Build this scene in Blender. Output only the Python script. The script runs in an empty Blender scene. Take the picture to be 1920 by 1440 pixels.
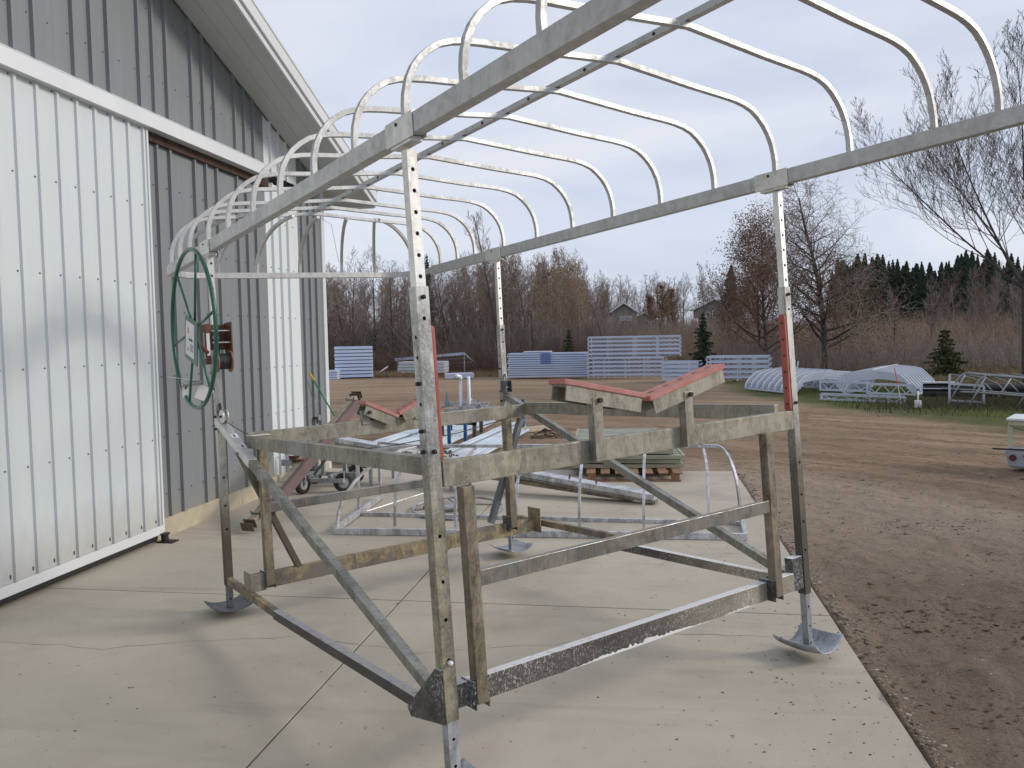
import bpy, bmesh, math, random
import numpy as np
from mathutils import Vector, Matrix
random.seed(7); rng = np.random.default_rng(7)
scn = bpy.context.scene
col = scn.collection
R = math.radians

# ------------------------------------------------------------------ camera
cam_d = bpy.data.cameras.new('camera'); cam = bpy.data.objects.new('camera', cam_d); col.objects.link(cam)
cam_d.sensor_width = 36.0; cam_d.lens = 28.516; cam_d.clip_start = 0.05; cam_d.clip_end = 2000
_r = Vector((0.98663216, 0.16191102, -0.01848815)); _u = Vector((0.00922668, 0.05776722, 0.99828744)); _f = Vector((-0.16270175, 0.98511307, -0.05550109))
cam.matrix_world = Matrix(((_r.x, _u.x, -_f.x, 0), (_r.y, _u.y, -_f.y, 0), (_r.z, _u.z, -_f.z, 1.914), (0, 0, 0, 1)))
scn.camera = cam

# ------------------------------------------------------------------ light
SUN_EL, SUN_AZ = 27.0, 8.0        # elevation; azimuth measured from +X towards +Y (degrees)
world = bpy.data.worlds.new('World'); scn.world = world; world.use_nodes = True
wn, wl = world.node_tree.nodes, world.node_tree.links
wn.clear()
wo = wn.new('ShaderNodeOutputWorld'); bg1 = wn.new('ShaderNodeBackground'); bg2 = wn.new('ShaderNodeBackground'); wm = wn.new('ShaderNodeMixShader')
sky = wn.new('ShaderNodeTexSky'); sky.sky_type = 'NISHITA'; sky.sun_disc = False; sky.sun_elevation = R(SUN_EL); sky.sun_rotation = R(90 - SUN_AZ)
wl.new(sky.outputs[0], bg1.inputs[0]); bg1.inputs[1].default_value = 0.1
tc = wn.new('ShaderNodeTexCoord'); sep = wn.new('ShaderNodeSeparateXYZ'); wl.new(tc.outputs['Generated'], sep.inputs[0])
mp = wn.new('ShaderNodeMapping'); mp.inputs['Scale'].default_value = (1.0, 1.0, 3.2); wl.new(tc.outputs['Generated'], mp.inputs[0])
n1 = wn.new('ShaderNodeTexNoise'); n1.inputs['Scale'].default_value = 2.3; n1.inputs['Detail'].default_value = 7; n1.inputs['Roughness'].default_value = 0.52; n1.inputs['Distortion'].default_value = 0.5
wl.new(mp.outputs[0], n1.inputs[0])
cr = wn.new('ShaderNodeValToRGB'); cr.color_ramp.elements[0].position = 0.34; cr.color_ramp.elements[1].position = 0.66
cr.color_ramp.elements[0].color = (0.58, 0.655, 0.81, 1); cr.color_ramp.elements[1].color = (0.76, 0.785, 0.86, 1)
wl.new(n1.outputs[0], cr.inputs[0])
# long grey cloud bands
n2 = wn.new('ShaderNodeTexNoise'); n2.inputs['Scale'].default_value = 1.6; n2.inputs['Detail'].default_value = 4
mp2 = wn.new('ShaderNodeMapping'); mp2.inputs['Scale'].default_value = (1.0, 1.0, 6.5); mp2.inputs['Location'].default_value = (3.1, 0.4, 0.2)
wl.new(tc.outputs['Generated'], mp2.inputs[0]); wl.new(mp2.outputs[0], n2.inputs[0])
cr2 = wn.new('ShaderNodeValToRGB'); cr2.color_ramp.elements[0].position = 0.50; cr2.color_ramp.elements[1].position = 0.70
cr2.color_ramp.elements[0].color = (1, 1, 1, 1); cr2.color_ramp.elements[1].color = (0.87, 0.89, 0.925, 1)
wl.new(n2.outputs[0], cr2.inputs[0])
mu = wn.new('ShaderNodeMix'); mu.data_type = 'RGBA'; mu.blend_type = 'MULTIPLY'; mu.inputs[0].default_value = 1
wl.new(cr.outputs[0], mu.inputs[6]); wl.new(cr2.outputs[0], mu.inputs[7]); wl.new(mu.outputs[2], bg2.inputs[0]); bg2.inputs[1].default_value = 1.12
wm.inputs[0].default_value = 0.88
wl.new(bg1.outputs[0], wm.inputs[1]); wl.new(bg2.outputs[0], wm.inputs[2]); wl.new(wm.outputs[0], wo.inputs[0])
sd = bpy.data.lights.new('sun', 'SUN'); sd.energy = 2.1; sd.angle = R(15); sd.color = (1.0, 0.90, 0.77)
sun = bpy.data.objects.new('sun', sd); col.objects.link(sun)
_d = Vector((math.cos(R(SUN_EL)) * math.cos(R(SUN_AZ)), math.cos(R(SUN_EL)) * math.sin(R(SUN_AZ)), math.sin(R(SUN_EL))))
sun.rotation_euler = _d.to_track_quat('Z', 'Y').to_euler(); sun.location = _d * 60
vs = scn.view_settings; vs.view_transform = 'Standard'; vs.look = 'None'; vs.exposure = 0.0; vs.gamma = 1.0; vs.use_curve_mapping = False

# ------------------------------------------------------------------ helpers
def tag(o, label=None, cat=None, group=None, kind=None):
    if label: o['label'] = label
    if cat: o['category'] = cat
    if group: o['group'] = group
    if kind: o['kind'] = kind
    return o
def empty(name, loc=(0, 0, 0), rz=0.0):
    o = bpy.data.objects.new(name, None); o.location = loc; o.rotation_euler = (0, 0, rz); o.empty_display_size = 0.1
    col.objects.link(o); return o
def mesh_obj(name, me, parent=None):
    o = bpy.data.objects.new(name, me); col.objects.link(o)
    if parent is not None: o.parent = parent
    return o
def copy_tree(o, parent=None):
    c = o.copy(); col.objects.link(c); c.parent = parent
    for k in ('label', 'group'):
        pass
    for ch in [x for x in KIDS.get(o, [])]:
        cc = copy_tree(ch, c)
    return c
KIDS = {}
def org_of(p):
    v = Vector((0, 0, 0))
    while p is not None:
        v += Vector(p.location); p = p.parent
    return v

class MB:
    """collects shapes in world coordinates (or local ones when the thing stands at the origin)"""
    def __init__(s): s.v = []; s.f = []; s.m = []
    def add(s, vs, fs, mi=0):
        b = len(s.v); s.v += [tuple(map(float, v)) for v in vs]; s.f += [tuple(b + i for i in f) for f in fs]; s.m += [mi] * len(fs); return s
    def hexa(s, c, mi=0):       # 8 corners, 0-3 bottom, 4-7 top
        return s.add(c, [(0, 3, 2, 1), (4, 5, 6, 7), (0, 1, 5, 4), (1, 2, 6, 5), (2, 3, 7, 6), (3, 0, 4, 7)], mi)
    def box(s, x0, x1, y0, y1, z0, z1, mi=0):
        return s.hexa([(x0, y0, z0), (x1, y0, z0), (x1, y1, z0), (x0, y1, z0), (x0, y0, z1), (x1, y0, z1), (x1, y1, z1), (x0, y1, z1)], mi)
    def bar(s, p0, p1, w, h, up=(0, 0, 1), mi=0):
        p0, p1, up = Vector(p0), Vector(p1), Vector(up); d = (p1 - p0).normalized(); sd = d.cross(up)
        if sd.length < 1e-4: sd = d.cross(Vector((0, 1, 0)))
        sd.normalize(); u = sd.cross(d).normalized(); a, b = sd * (w / 2), u * (h / 2)
        return s.hexa([p0 - a - b, p1 - a - b, p1 + a - b, p0 + a - b, p0 - a + b, p1 - a + b, p1 + a + b, p0 + a + b], mi)
    def sweep(s, pts, r, n=8, closed=False, square=None, caps=True, mi=0, up=(0, 0, 1), ref=None):
        P = [Vector(p) for p in pts]; k = len(P); rings = []; prev = None
        for i in range(k):
            if closed: t = P[(i + 1) % k] - P[i - 1]
            else: t = P[min(i + 1, k - 1)] - P[max(i - 1, 0)]
            t.normalize()
            if ref is not None: a = Vector(ref); a = (a - t * a.dot(t))
            elif prev is None:
                a = Vector(up).cross(t)
                if a.length < 1e-3: a = Vector((1, 0, 0)).cross(t)
            else: a = prev - t * prev.dot(t)
            a.normalize(); prev = a; b = t.cross(a)
            rr = r[i] if hasattr(r, '__len__') else r
            if square: w, h = square; ring = [P[i] + a * (x * w / 2) + b * (y * h / 2) for x, y in ((-1, -1), (1, -1), (1, 1), (-1, 1))]
            else: ring = [P[i] + a * (rr * math.cos(2 * math.pi * j / n)) + b * (rr * math.sin(2 * math.pi * j / n)) for j in range(n)]
            rings.append(ring)
        m = 4 if square else n; vs = [v for q in rings for v in q]; fs = []
        for i in range(k if closed else k - 1):
            i2 = (i + 1) % k
            for j in range(m):
                j2 = (j + 1) % m; fs.append((i * m + j, i * m + j2, i2 * m + j2, i2 * m + j))
        if caps and not closed: fs.append(tuple(range(m - 1, -1, -1))); fs.append(tuple((k - 1) * m + j for j in range(m)))
        return s.add(vs, fs, mi)
    def cyl(s, p0, p1, r, n=12, mi=0, r2=None): return s.sweep([p0, p1], [r, r if r2 is None else r2], n=n, mi=mi)
    def tri_soup(s, V, F, mi=0): return s.add(V, F, mi)
    def build(s, name, mat, parent=None, bevel=0, smooth=False, seg=2, local=False):
        o0 = Vector((0, 0, 0)) if local else org_of(parent)
        me = bpy.data.meshes.new(name); me.from_pydata([(v[0] - o0.x, v[1] - o0.y, v[2] - o0.z) for v in s.v], [], s.f)
        mats = mat if isinstance(mat, (list, tuple)) else [mat]
        for m in mats: me.materials.append(m)
        if len(mats) > 1: me.polygons.foreach_set('material_index', s.m)
        if smooth: me.polygons.foreach_set('use_smooth', [True] * len(me.polygons))
        me.update()
        o = mesh_obj(name, me, parent)
        if parent is not None: KIDS.setdefault(parent, []).append(o)
        if bevel:
            b = o.modifiers.new('bevel', 'BEVEL'); b.width = bevel; b.segments = seg; b.limit_method = 'ANGLE'; b.angle_limit = R(40)
        return o
def np_obj(name, V, F, mat, parent=None, smooth=False, local=True):
    me = bpy.data.meshes.new(name); V = np.asarray(V, np.float32); F = np.asarray(F, np.int32)
    o0 = Vector((0, 0, 0)) if local else org_of(parent)
    V = V - np.array(o0, np.float32)
    me.vertices.add(len(V)); me.vertices.foreach_set('co', V.ravel()); k = F.shape[1]
    me.loops.add(F.size); me.loops.foreach_set('vertex_index', F.ravel()); me.polygons.add(len(F))
    me.polygons.foreach_set('loop_start', np.arange(0, F.size, k, dtype=np.int32))
    me.materials.append(mat)
    if smooth: me.polygons.foreach_set('use_smooth', np.ones(len(F), bool))
    me.update(calc_edges=True)
    o = mesh_obj(name, me, parent)
    if parent is not None: KIDS.setdefault(parent, []).append(o)
    return o

# ------------------------------------------------------------------ materials
class NT:
    def __init__(s, name):
        s.m = bpy.data.materials.new(name); s.m.use_nodes = True; s.n = s.m.node_tree.nodes; s.l = s.m.node_tree.links
        s.b = s.n['Principled BSDF']; s.tc = s.n.new('ShaderNodeTexCoord'); s.geo = None
    def coord(s, scale=(1, 1, 1), which='Object'):
        m = s.n.new('ShaderNodeMapping'); m.inputs['Scale'].default_value = scale; s.l.new(s.tc.outputs[which], m.inputs[0]); return m.outputs[0]
    def noise(s, scale, detail=4, rough=0.55, co=None, dist=0.0):
        n = s.n.new('ShaderNodeTexNoise'); n.inputs['Scale'].default_value = scale; n.inputs['Detail'].default_value = detail
        n.inputs['Roughness'].default_value = rough; n.inputs['Distortion'].default_value = dist
        s.l.new(co if co is not None else s.tc.outputs['Object'], n.inputs[0]); return n.outputs[0]
    def ramp(s, x, a, b, ca=(0, 0, 0, 1), cb=(1, 1, 1, 1)):
        r = s.n.new('ShaderNodeValToRGB'); r.color_ramp.elements[0].position = max(0.0, min(a, b)); r.color_ramp.elements[1].position = min(1.0, max(a, b))
        if a > b: ca, cb = cb, ca
        r.color_ramp.elements[0].color = ca; r.color_ramp.elements[1].color = cb; s.l.new(x, r.inputs[0]); return r.outputs[0]
    def mix(s, f, a, b, mode='MIX'):
        m = s.n.new('ShaderNodeMix'); m.data_type = 'RGBA'; m.blend_type = mode
        for sock, v in ((0, f), (6, a), (7, b)):
            if isinstance(v, (int, float)): m.inputs[sock].default_value = v
            elif isinstance(v, tuple): m.inputs[sock].default_value = v if len(v) == 4 else (*v, 1)
            else: s.l.new(v, m.inputs[sock])
        return m.outputs[2]
    def math(s, op, a, b=0.0, clamp=False):
        m = s.n.new('ShaderNodeMath'); m.operation = op; m.use_clamp = clamp
        for i, v in enumerate((a, b)):
            if isinstance(v, (int, float)): m.inputs[i].default_value = v
            else: s.l.new(v, m.inputs[i])
        return m.outputs[0]
    def sepxyz(s, v):
        x = s.n.new('ShaderNodeSeparateXYZ'); s.l.new(v, x.inputs[0]); return x.outputs
    def normal_z(s):
        g = s.n.new('ShaderNodeNewGeometry'); return s.sepxyz(g.outputs['Normal'])[2]
    def maprange(s, x, a, b, c=0.0, d=1.0):
        m = s.n.new('ShaderNodeMapRange'); m.inputs[1].default_value = a; m.inputs[2].default_value = b; m.inputs[3].default_value = c; m.inputs[4].default_value = d
        s.l.new(x, m.inputs[0]); return m.outputs[0]
    def out(s, colr, rough=0.6, metal=0.0, bump=None, bstr=0.3, bdist=0.01, spec=0.5):
        for sock, v in (('Base Color', colr), ('Roughness', rough), ('Metallic', metal)):
            if isinstance(v, tuple): s.b.inputs[sock].default_value = (*v, 1) if len(v) == 3 else v
            elif isinstance(v, (int, float)): s.b.inputs[sock].default_value = v
            else: s.l.new(v, s.b.inputs[sock])
        s.b.inputs['Specular IOR Level'].default_value = spec
        if bump is not None:
            b = s.n.new('ShaderNodeBump'); b.inputs['Strength'].default_value = bstr; b.inputs['Distance'].default_value = bdist
            s.l.new(bump, b.inputs['Height']); s.l.new(b.outputs[0], s.b.inputs['Normal'])
        return s.m
def c4(c): return (*c, 1)
def simple(name, c1, c2=None, rough=0.6, metal=0.0, scale=6.0, bstr=0.15, spec=0.5, bdist=0.004):
    t = NT(name); n = t.noise(scale, 5)
    c2 = c2 or tuple(x * 0.8 for x in c1)
    return t.out(t.mix(t.ramp(n, .35, .68), c1, c2), t.maprange(n, 0, 1, max(rough - .12, 0.02), min(rough + .12, 1)), metal, t.noise(scale * 12, 3), bstr, bdist, spec)

def weathered(name, metal=(.60, .61, .60), film=(.40, .36, .245), film_amt=.5, spots=.35, spotc=(.045, .042, .035), chalk=.0, zfilm=None, dark=None, rough=.48, patchc=None, soft=0, mottle=.62, xfade=None):
    """mill-finish aluminium that has stood in a lake: dried film, black specks, chalk on upward faces; zfilm/dark are (z_full, z_none) in metres above the ground"""
    t = NT(name); oz = t.sepxyz(t.tc.outputs['Object'])[2]
    big = t.noise(2.2, 4, .6); mid = t.math('ADD', t.math('MULTIPLY', t.noise(24, 6, .7), .6), t.math('MULTIPLY', t.noise(20, 6, .7, t.coord((1, 1, .18))), .4)); fine = t.noise(75, 5, .7); str_ = t.noise(9, 5, .6, t.coord((14, 14, 1)))
    c = t.mix(t.ramp(str_, .35, .7), metal, tuple(x * (.88 if soft else .74) for x in metal))
    c = t.mix(t.math('MULTIPLY', t.ramp(t.noise(5, 6, .7), .52, .72), .16 if soft else .45), c, (.25, .25, .26))
    base = t.math('ADD', t.math('MULTIPLY', big, .55), t.math('MULTIPLY', mid, .45))
    f = t.ramp(base, .56 - .34 * film_amt, .76 - .34 * film_amt)
    f = t.math('MULTIPLY', f, t.maprange(fine, .25, .6, .55, 1.0))
    if zfilm: f = t.math('MULTIPLY', f, t.maprange(t.math('ADD', oz, t.math('MULTIPLY', mid, .25)), zfilm[0], zfilm[1], 1.0, 0.0))
    fc = t.mix(t.ramp(mid, .38, .58), tuple(x * 1.08 for x in film), tuple(x * (.85 if soft else .58) for x in film))
    if patchc: fc = t.mix(t.ramp(t.noise(3.1, 3, .6, dist=1.2), .5, .56), fc, patchc)
    c = t.mix(f, c, fc)
    if xfade:
        ox = t.sepxyz(t.tc.outputs['Object'])[0]; c = t.mix(t.math('MULTIPLY', t.maprange(t.math('ADD', ox, t.math('MULTIPLY', big, .8)), xfade[0], xfade[1]), .9), c, t.mix(t.ramp(mid, .4, .62), (.46, .42, .335), (.34, .32, .27)))
    dk = None
    if dark:
        dk = t.maprange(t.math('ADD', oz, t.math('MULTIPLY', t.noise(4, 6, .7), .5)), dark[0] + .25, dark[1] + .25, dark[2] if len(dark) > 2 else .85, 0.0)
        c = t.mix(dk, c, (.075, .068, .055))
    sp = t.math('MULTIPLY', t.ramp(t.noise(70, 5, .75, dist=.3), .655 - .12 * spots, .70 - .12 * spots), t.ramp(big, .34, .6))
    c = t.mix(t.math('MULTIPLY', sp, min(1., .35 + spots)), c, spotc)
    if chalk:
        nz = t.math('MULTIPLY', t.ramp(t.normal_z(), .5, .8), t.ramp(t.noise(20, 5, .7), .30, .42))
        w = t.math('MAXIMUM', nz, t.math('MULTIPLY', t.ramp(t.noise(110, 5, .8, t.coord((1, 1, .6))), .53, .58), t.math('MULTIPLY', t.ramp(t.noise(3.5, 5, .7), .36, .62), chalk * .85)))
        c = t.mix(t.math('MULTIPLY', w, chalk), c, (.74, .75, .77)); f = t.math('MAXIMUM', f, w)
    if not soft:
        mo = t.math('MULTIPLY', t.math('MULTIPLY', t.ramp(t.noise(6.5, 7, .78, t.coord((1, 1, .4)), dist=.4), .46, .60), t.maprange(fine, .35, .55, .35, 1.0)), mottle)
        c = t.mix(mo, c, (.085, .072, .052)) if not chalk else c
    nf = t.math('MAXIMUM', t.math('MULTIPLY', f, .9), sp)
    if dk is not None: nf = t.math('MAXIMUM', nf, dk)
    met = t.maprange(nf, 0, 1, .97 if soft else .85, .12 if not soft else .85); ro = t.maprange(nf, 0, 1, rough - .1, .75)
    return t.out(c, ro, met, t.math('ADD', fine, t.math('MULTIPLY', nf, .8)), .22, .003)

M = {}
M['alu_clean'] = weathered('aluminium_clean', (.80, .80, .78), film=(.72, .71, .68), film_amt=.5, spots=.02, rough=.42, soft=1)
M['alu_canopy'] = weathered('aluminium_canopy_white_oxide', (.62, .63, .64), film=(.57, .575, .57), film_amt=.6, spots=.03, rough=.46, soft=1)
M['post_low'] = weathered('aluminium_post_waterline', (.62, .62, .60), film_amt=.95, spots=.45, zfilm=(1.25, 1.62), rough=.5, dark=(.22, .48, .75), mottle=.6)
M['post_dark'] = weathered('aluminium_post_blackened', (.62, .62, .60), film=(.27, .235, .16), film_amt=.8, spots=.5, zfilm=(1.2, 1.65), dark=(.75, 1.45, .93), rough=.5)
M['post_winch'] = weathered('aluminium_post_winch', (.60, .60, .58), film=(.27, .235, .16), film_amt=.8, spots=.5, zfilm=(.85, 1.15), dark=(.50, .92, .93), rough=.5, mottle=.5)
M['rack'] = weathered('aluminium_rack_algae', (.38, .365, .33), film=(.41, .385, .295), film_amt=.48, spots=.35, rough=.5)
M['rack_front'] = weathered('aluminium_rack_front', (.36, .335, .31), film=(.45, .425, .325), film_amt=.6, spots=.42, rough=.5)
M['sill_white'] = weathered('aluminium_sill_chalk', (.115, .105, .098), film=(.16, .145, .12), film_amt=.4, spots=.75, chalk=.9, rough=.6, xfade=(1.25, 1.75))
M['sill_tan'] = weathered('aluminium_sill_tan_scale', (.25, .235, .21), film=(.46, .37, .21), film_amt=1.0, spots=.75, rough=.6, patchc=(.19, .165, .14))
M['bar_dark'] = weathered('aluminium_bar_dark', (.10, .097, .105), film=(.20, .19, .16), film_amt=.4, spots=.4, chalk=.38, rough=.5)
M['diag'] = weathered('aluminium_brace_grey', (.36, .36, .35), film=(.36, .365, .30), film_amt=.55, spots=.55, rough=.5)
M['arm'] = weathered('aluminium_arm_tan', (.31, .285, .265), film=(.37, .305, .20), film_amt=.72, spots=.55, dark=(.2, .9, .5), rough=.55, mottle=1.0)
M['armbar'] = weathered('aluminium_crossbar', (.34, .335, .32), film=(.37, .34, .24), film_amt=.30, spots=.2, rough=.45)
M['gusset'] = weathered('gusset_chalk', (.10, .10, .10), film=(.3, .3, .28), film_amt=.2, spots=.7, chalk=.95, rough=.6)
M['galv'] = weathered('galvanised_steel', (.42, .46, .50), film=(.55, .58, .62), film_amt=.5, spots=.25, rough=.5)
M['galv_dark'] = weathered('galvanised_steel_wet', (.14, .16, .18), film=(.35, .37, .39), film_amt=.4, spots=.5, rough=.45)
M['new_alu'] = weathered('new_aluminium', (.80, .81, .84), film=(.66, .67, .72), film_amt=.5, spots=.02, rough=.36)
M['red_pad'] = simple('faded_red_rubber', (.34, .075, .060), (.42, .12, .095), .6, scale=9)
M['red_pad2'] = simple('pink_red_carpet_board', (.42, .175, .15), (.50, .25, .22), .8, scale=14, bstr=.4)
M['green'] = simple('green_enamel', (.008, .085, .058), (.012, .11, .075), .3, scale=5, spec=.6)
M['rust'] = simple('winch_brown_paint', (.155, .058, .034), (.09, .04, .028), .55, scale=20)
M['tan_drum'] = simple('winch_drum_rim', (.30, .16, .09), (.2, .10, .06), .6, scale=30)
M['black'] = simple('black_rubber', (.012, .012, .013), (.02, .02, .02), .55)
M['hole'] = simple('bolt_black', (.02, .019, .018), (.04, .035, .03), .5, metal=.3)
M['steel'] = simple('zinc_steel', (.5, .51, .5), (.34, .34, .34), .4, metal=.8, scale=40)
M['paper'] = simple('paper_white', (.78, .78, .78), (.72, .72, .72), .8)
M['white'] = simple('white_paint', (.72, .74, .75), (.66, .68, .70), .4)
M['pvc'] = simple('white_pvc', (.76, .77, .79), (.70, .72, .76), .35)
M['blue_post'] = simple('blue_paint', (.02, .10, .27), (.03, .13, .33), .45)
M['wood'] = simple('treated_lumber', (.47, .425, .32), (.38, .33, .24), .8, scale=7, bstr=.4)
M['wood_pallet'] = simple('pallet_wood', (.30, .17, .09), (.2, .11, .06), .85, scale=12, bstr=.4)
M['wood_dark'] = simple('dark_track_wood', (.07, .038, .025), (.035, .02, .014), .85, scale=12)
M['cable'] = simple('steel_cable', (.05, .05, .055), (.09, .09, .09), .5, metal=.5, scale=200)
M['yellow'] = simple('yellow_plastic', (.62, .42, .02), (.55, .37, .02), .4)
M['green_handle'] = simple('green_broom_handle', (.01, .22, .09), (.01, .19, .08), .35)
M['brass'] = simple('old_brass', (.16, .09, .05), (.09, .06, .04), .5, metal=.5, scale=60)
# ------------------------------------------------------------------ terrain
def vnoise(x, y, seed=0):
    xi = np.floor(x).astype(int); yi = np.floor(y).astype(int); fx = x - xi; fy = y - yi; fx = fx * fx * (3 - 2 * fx); fy = fy * fy * (3 - 2 * fy)
    def h(a, b):
        n = (a * 374761393 + b * 668265263 + seed * 982451653) & 0x7fffffff; n = ((n ^ (n >> 13)) * 1274126177) & 0x7fffffff; return ((n ^ (n >> 16)) & 0xffff) / 65535.0
    return (h(xi, yi) * (1 - fx) + h(xi + 1, yi) * fx) * (1 - fy) + (h(xi, yi + 1) * (1 - fx) + h(xi + 1, yi + 1) * fx) * fy
def fbm(x, y, o=4, seed=0, g=.5):
    s = 0; a = 1; t = 0
    for i in range(o): s = s + a * vnoise(x * 2 ** i, y * 2 ** i, seed + i * 17); t += a; a *= g
    return s / t
def hill(x, y):
    x = np.asarray(x, float); y = np.asarray(y, float)
    d = np.clip(y - 56 - 0.05 * x, 0, 62)
    z = .052 * d
    z += np.clip((y - 10) / 60, 0, 1) * .25 * (fbm(x * .11, y * .11, 2, 5) - .5)
    return z
def gz(x, y):
    """height of the open ground"""
    return hill(x, y) - .035
t = NT('dirt_yard')
co = t.tc.outputs['Object']
x, y, z = t.sepxyz(co)
w1 = t.noise(.22, 5, .6); w2 = t.noise(1.3, 6, .65, dist=.6); w3 = t.noise(38, 5, .75); px0 = t.math('ADD', x, 3.0); py0 = t.math('ADD', y, -5.5)
rad_ = t.math('SQRT', t.math('ADD', t.math('MULTIPLY', px0, px0), t.math('MULTIPLY', py0, py0))); th_ = t.math('ARCTAN2', py0, px0)
pc = t.n.new('ShaderNodeCombineXYZ'); t.l.new(rad_, pc.inputs[0]); t.l.new(t.math('MULTIPLY', th_, 1.6), pc.inputs[1])
trk = t.noise(1.5, 6, .62, pc.outputs[0], dist=.25); pc2 = t.n.new('ShaderNodeCombineXYZ'); t.l.new(rad_, pc2.inputs[0]); t.l.new(t.math('MULTIPLY', th_, .8), pc2.inputs[1]); trk2 = t.noise(7, 5, .75, pc2.outputs[0])
cdirt = t.mix(t.ramp(w1, .42, .60), (.45, .315, .205), (.54, .40, .27))
cdirt = t.mix(t.math('MULTIPLY', t.ramp(trk, .42, .60), .85), cdirt, (.21, .135, .08))
cdirt = t.mix(t.math('MULTIPLY', t.ramp(trk2, .50, .60), .75), cdirt, (.15, .098, .06))
cdirt = t.mix(t.math('MULTIPLY', t.ramp(t.noise(.5, 5, .6, t.coord((.35, 1, 1)), dist=.3), .5, .62), .5), cdirt, (.34, .245, .165))
# damp ground to the right of the slab
wx_ = t.maprange(x, 1.1, 3.4); wy_ = t.maprange(t.math('ADD', y, t.math('MULTIPLY', w2, 2.5)), 11.0, 6.5)
wet = t.math('MULTIPLY', t.math('MULTIPLY', wx_, wy_), t.ramp(w2, .35, .55))
nearm = t.maprange(t.math('ADD', y, t.math('MULTIPLY', w2, 3.0)), 13.5, 8.0, 0, .62)
cdirt = t.mix(nearm, cdirt, (.27, .215, .165))
cdirt = t.mix(t.math('MULTIPLY', wet, .85), cdirt, (.062, .052, .042))
lp = t.math('MULTIPLY', t.maprange(t.math('ADD', rad_, t.math('MULTIPLY', w2, 1.2)), 9.1, 8.3), t.maprange(t.math('ADD', y, t.math('MULTIPLY', w2, 2.5)), 7.6, 10.2))
cdirt = t.mix(t.math('MULTIPLY', lp, .75), cdirt, (.52, .42, .325))
grit = t.ramp(w3, .30, .62)
cdirt = t.mix(t.math('MULTIPLY', grit, .42), cdirt, (.34, .26, .185))
cdirt = t.mix(t.math('MULTIPLY', t.ramp(t.noise(60, 3, .6), .58, .66), .5), cdirt, (.05, .04, .032))
# grass zones: right-hand verge and everything behind the yard
gm = t.maprange(t.math('ADD', t.math('ADD', t.math('MULTIPLY', y, 1.0), t.math('MULTIPLY', x, 2.55)), t.math('MULTIPLY', w2, 5.0)), 35.6, 38.4)
gb = t.maprange(t.math('ADD', y, t.math('MULTIPLY', w2, 3.0)), 40.2, 43.0)
gm = t.math('MULTIPLY', gm, t.maprange(x, 2.5, 3.6))
grass = t.mix(t.ramp(t.noise(.8, 5, .7), .38, .62), (.085, .115, .035), (.15, .135, .06))
dry = t.mix(t.ramp(t.noise(.35, 6, .7), .4, .62), (.155, .11, .07), (.105, .075, .055))
cdirt = t.mix(t.math('MULTIPLY', t.ramp(t.noise(4.5, 6, .75, t.coord((.6, 1, 1)), dist=.5), .55, .68), .55), cdirt, (.085, .058, .04))
cdirt = t.mix(t.math('MULTIPLY', t.ramp(t.noise(11, 6, .8), .56, .64), .55), cdirt, (.075, .052, .036))
cdirt = t.mix(t.math('MULTIPLY', t.ramp(t.noise(13, 6, .8, dist=.3), .56, .66), .6), cdirt, (.40, .30, .21))
cc = t.mix(gm, cdirt, grass); cc = t.mix(gb, cc, dry)
M['ground'] = t.out(cc, t.maprange(wet, 0, 1, .95, .62), 0, t.math('ADD', t.math('MULTIPLY', w3, .6), t.math('MULTIPLY', w2, 1.6)), 1.0, .10, spec=.25)

def grid_mesh(xs, ys, zf):
    X, Y = np.meshgrid(xs, ys); Z = zf(X, Y); V = np.stack([X, Y, Z], -1).reshape(-1, 3); nx, ny = len(xs), len(ys)
    i = np.arange(nx - 1)[None, :] + nx * np.arange(ny - 1)[:, None]; F = np.stack([i, i + 1, i + 1 + nx, i + nx], -1).reshape(-1, 4)
    return V, F
def near_z(X, Y):
    rel = fbm(X * 1.1, Y * 1.1, 4, 3) - .5; fine = fbm(X * 7, Y * 7, 3, 9) - .5
    rr_ = np.hypot(X + 3, Y - 5.5) + .25 * fbm(X * .4, Y * .4, 2, 4); rut = np.sin(rr_ * 2 * math.pi / 1.7); rut2 = np.sin(rr_ * 2 * math.pi / .31)
    lump = np.clip(fbm(X * 2.3, Y * 2.3, 4, 21) - .60, 0, 1) * .35 * np.clip((X - 1.5) / 1.5, 0, 1) * np.clip((9 - Y) / 2, 0, 1)
    return gz(X, Y) + np.clip((21.8 - Y) / 1.5, 0, 1) * np.clip((10.4 - X) / 1.0, 0, 1) * (.06 * rel + .034 * fine + .022 * (fbm(X * 14, Y * 14, 3, 19) - .5) + lump + .016 * rut + .005 * rut2 * (rel > 0))
xs_n = np.concatenate([np.linspace(-9.5, 1.19, 60), np.arange(1.235, 10.5, .045)])
ys_n = np.concatenate([np.arange(.5, 13, .045), np.arange(13, 22, .09)])
XR, YR = (-9.5, xs_n[-1]), (.5, ys_n[-1])
def slab_in(X, Y): return (X > -4.9) & (X < 1.215) & (Y < 11.66)
def nzf(X, Y):
    Z = near_z(X, Y); ins = (X > -4.95) & (X < 1.22) & (Y < 11.6); Z = np.where(ins, -.10, Z)
    e = np.clip((X - 1.22) / .25, 0, 1); Z = np.where((Y < 11.6) & (X >= 1.22) & (X < 1.5), Z * e + (1 - e) * (-.016 + .10 * (fbm(X * 5, Y * 5, 4, 91) - .42)), Z)
    b = (Y > 11.6) & (Y < 12.0) & (X < 1.22); return np.where(b, np.minimum(Z, -.02), Z)
V, F = grid_mesh(xs_n, ys_n, nzf)
o = np_obj('dirt_ground', V, F, M['ground'], smooth=True); tag(o, kind='structure')
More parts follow.
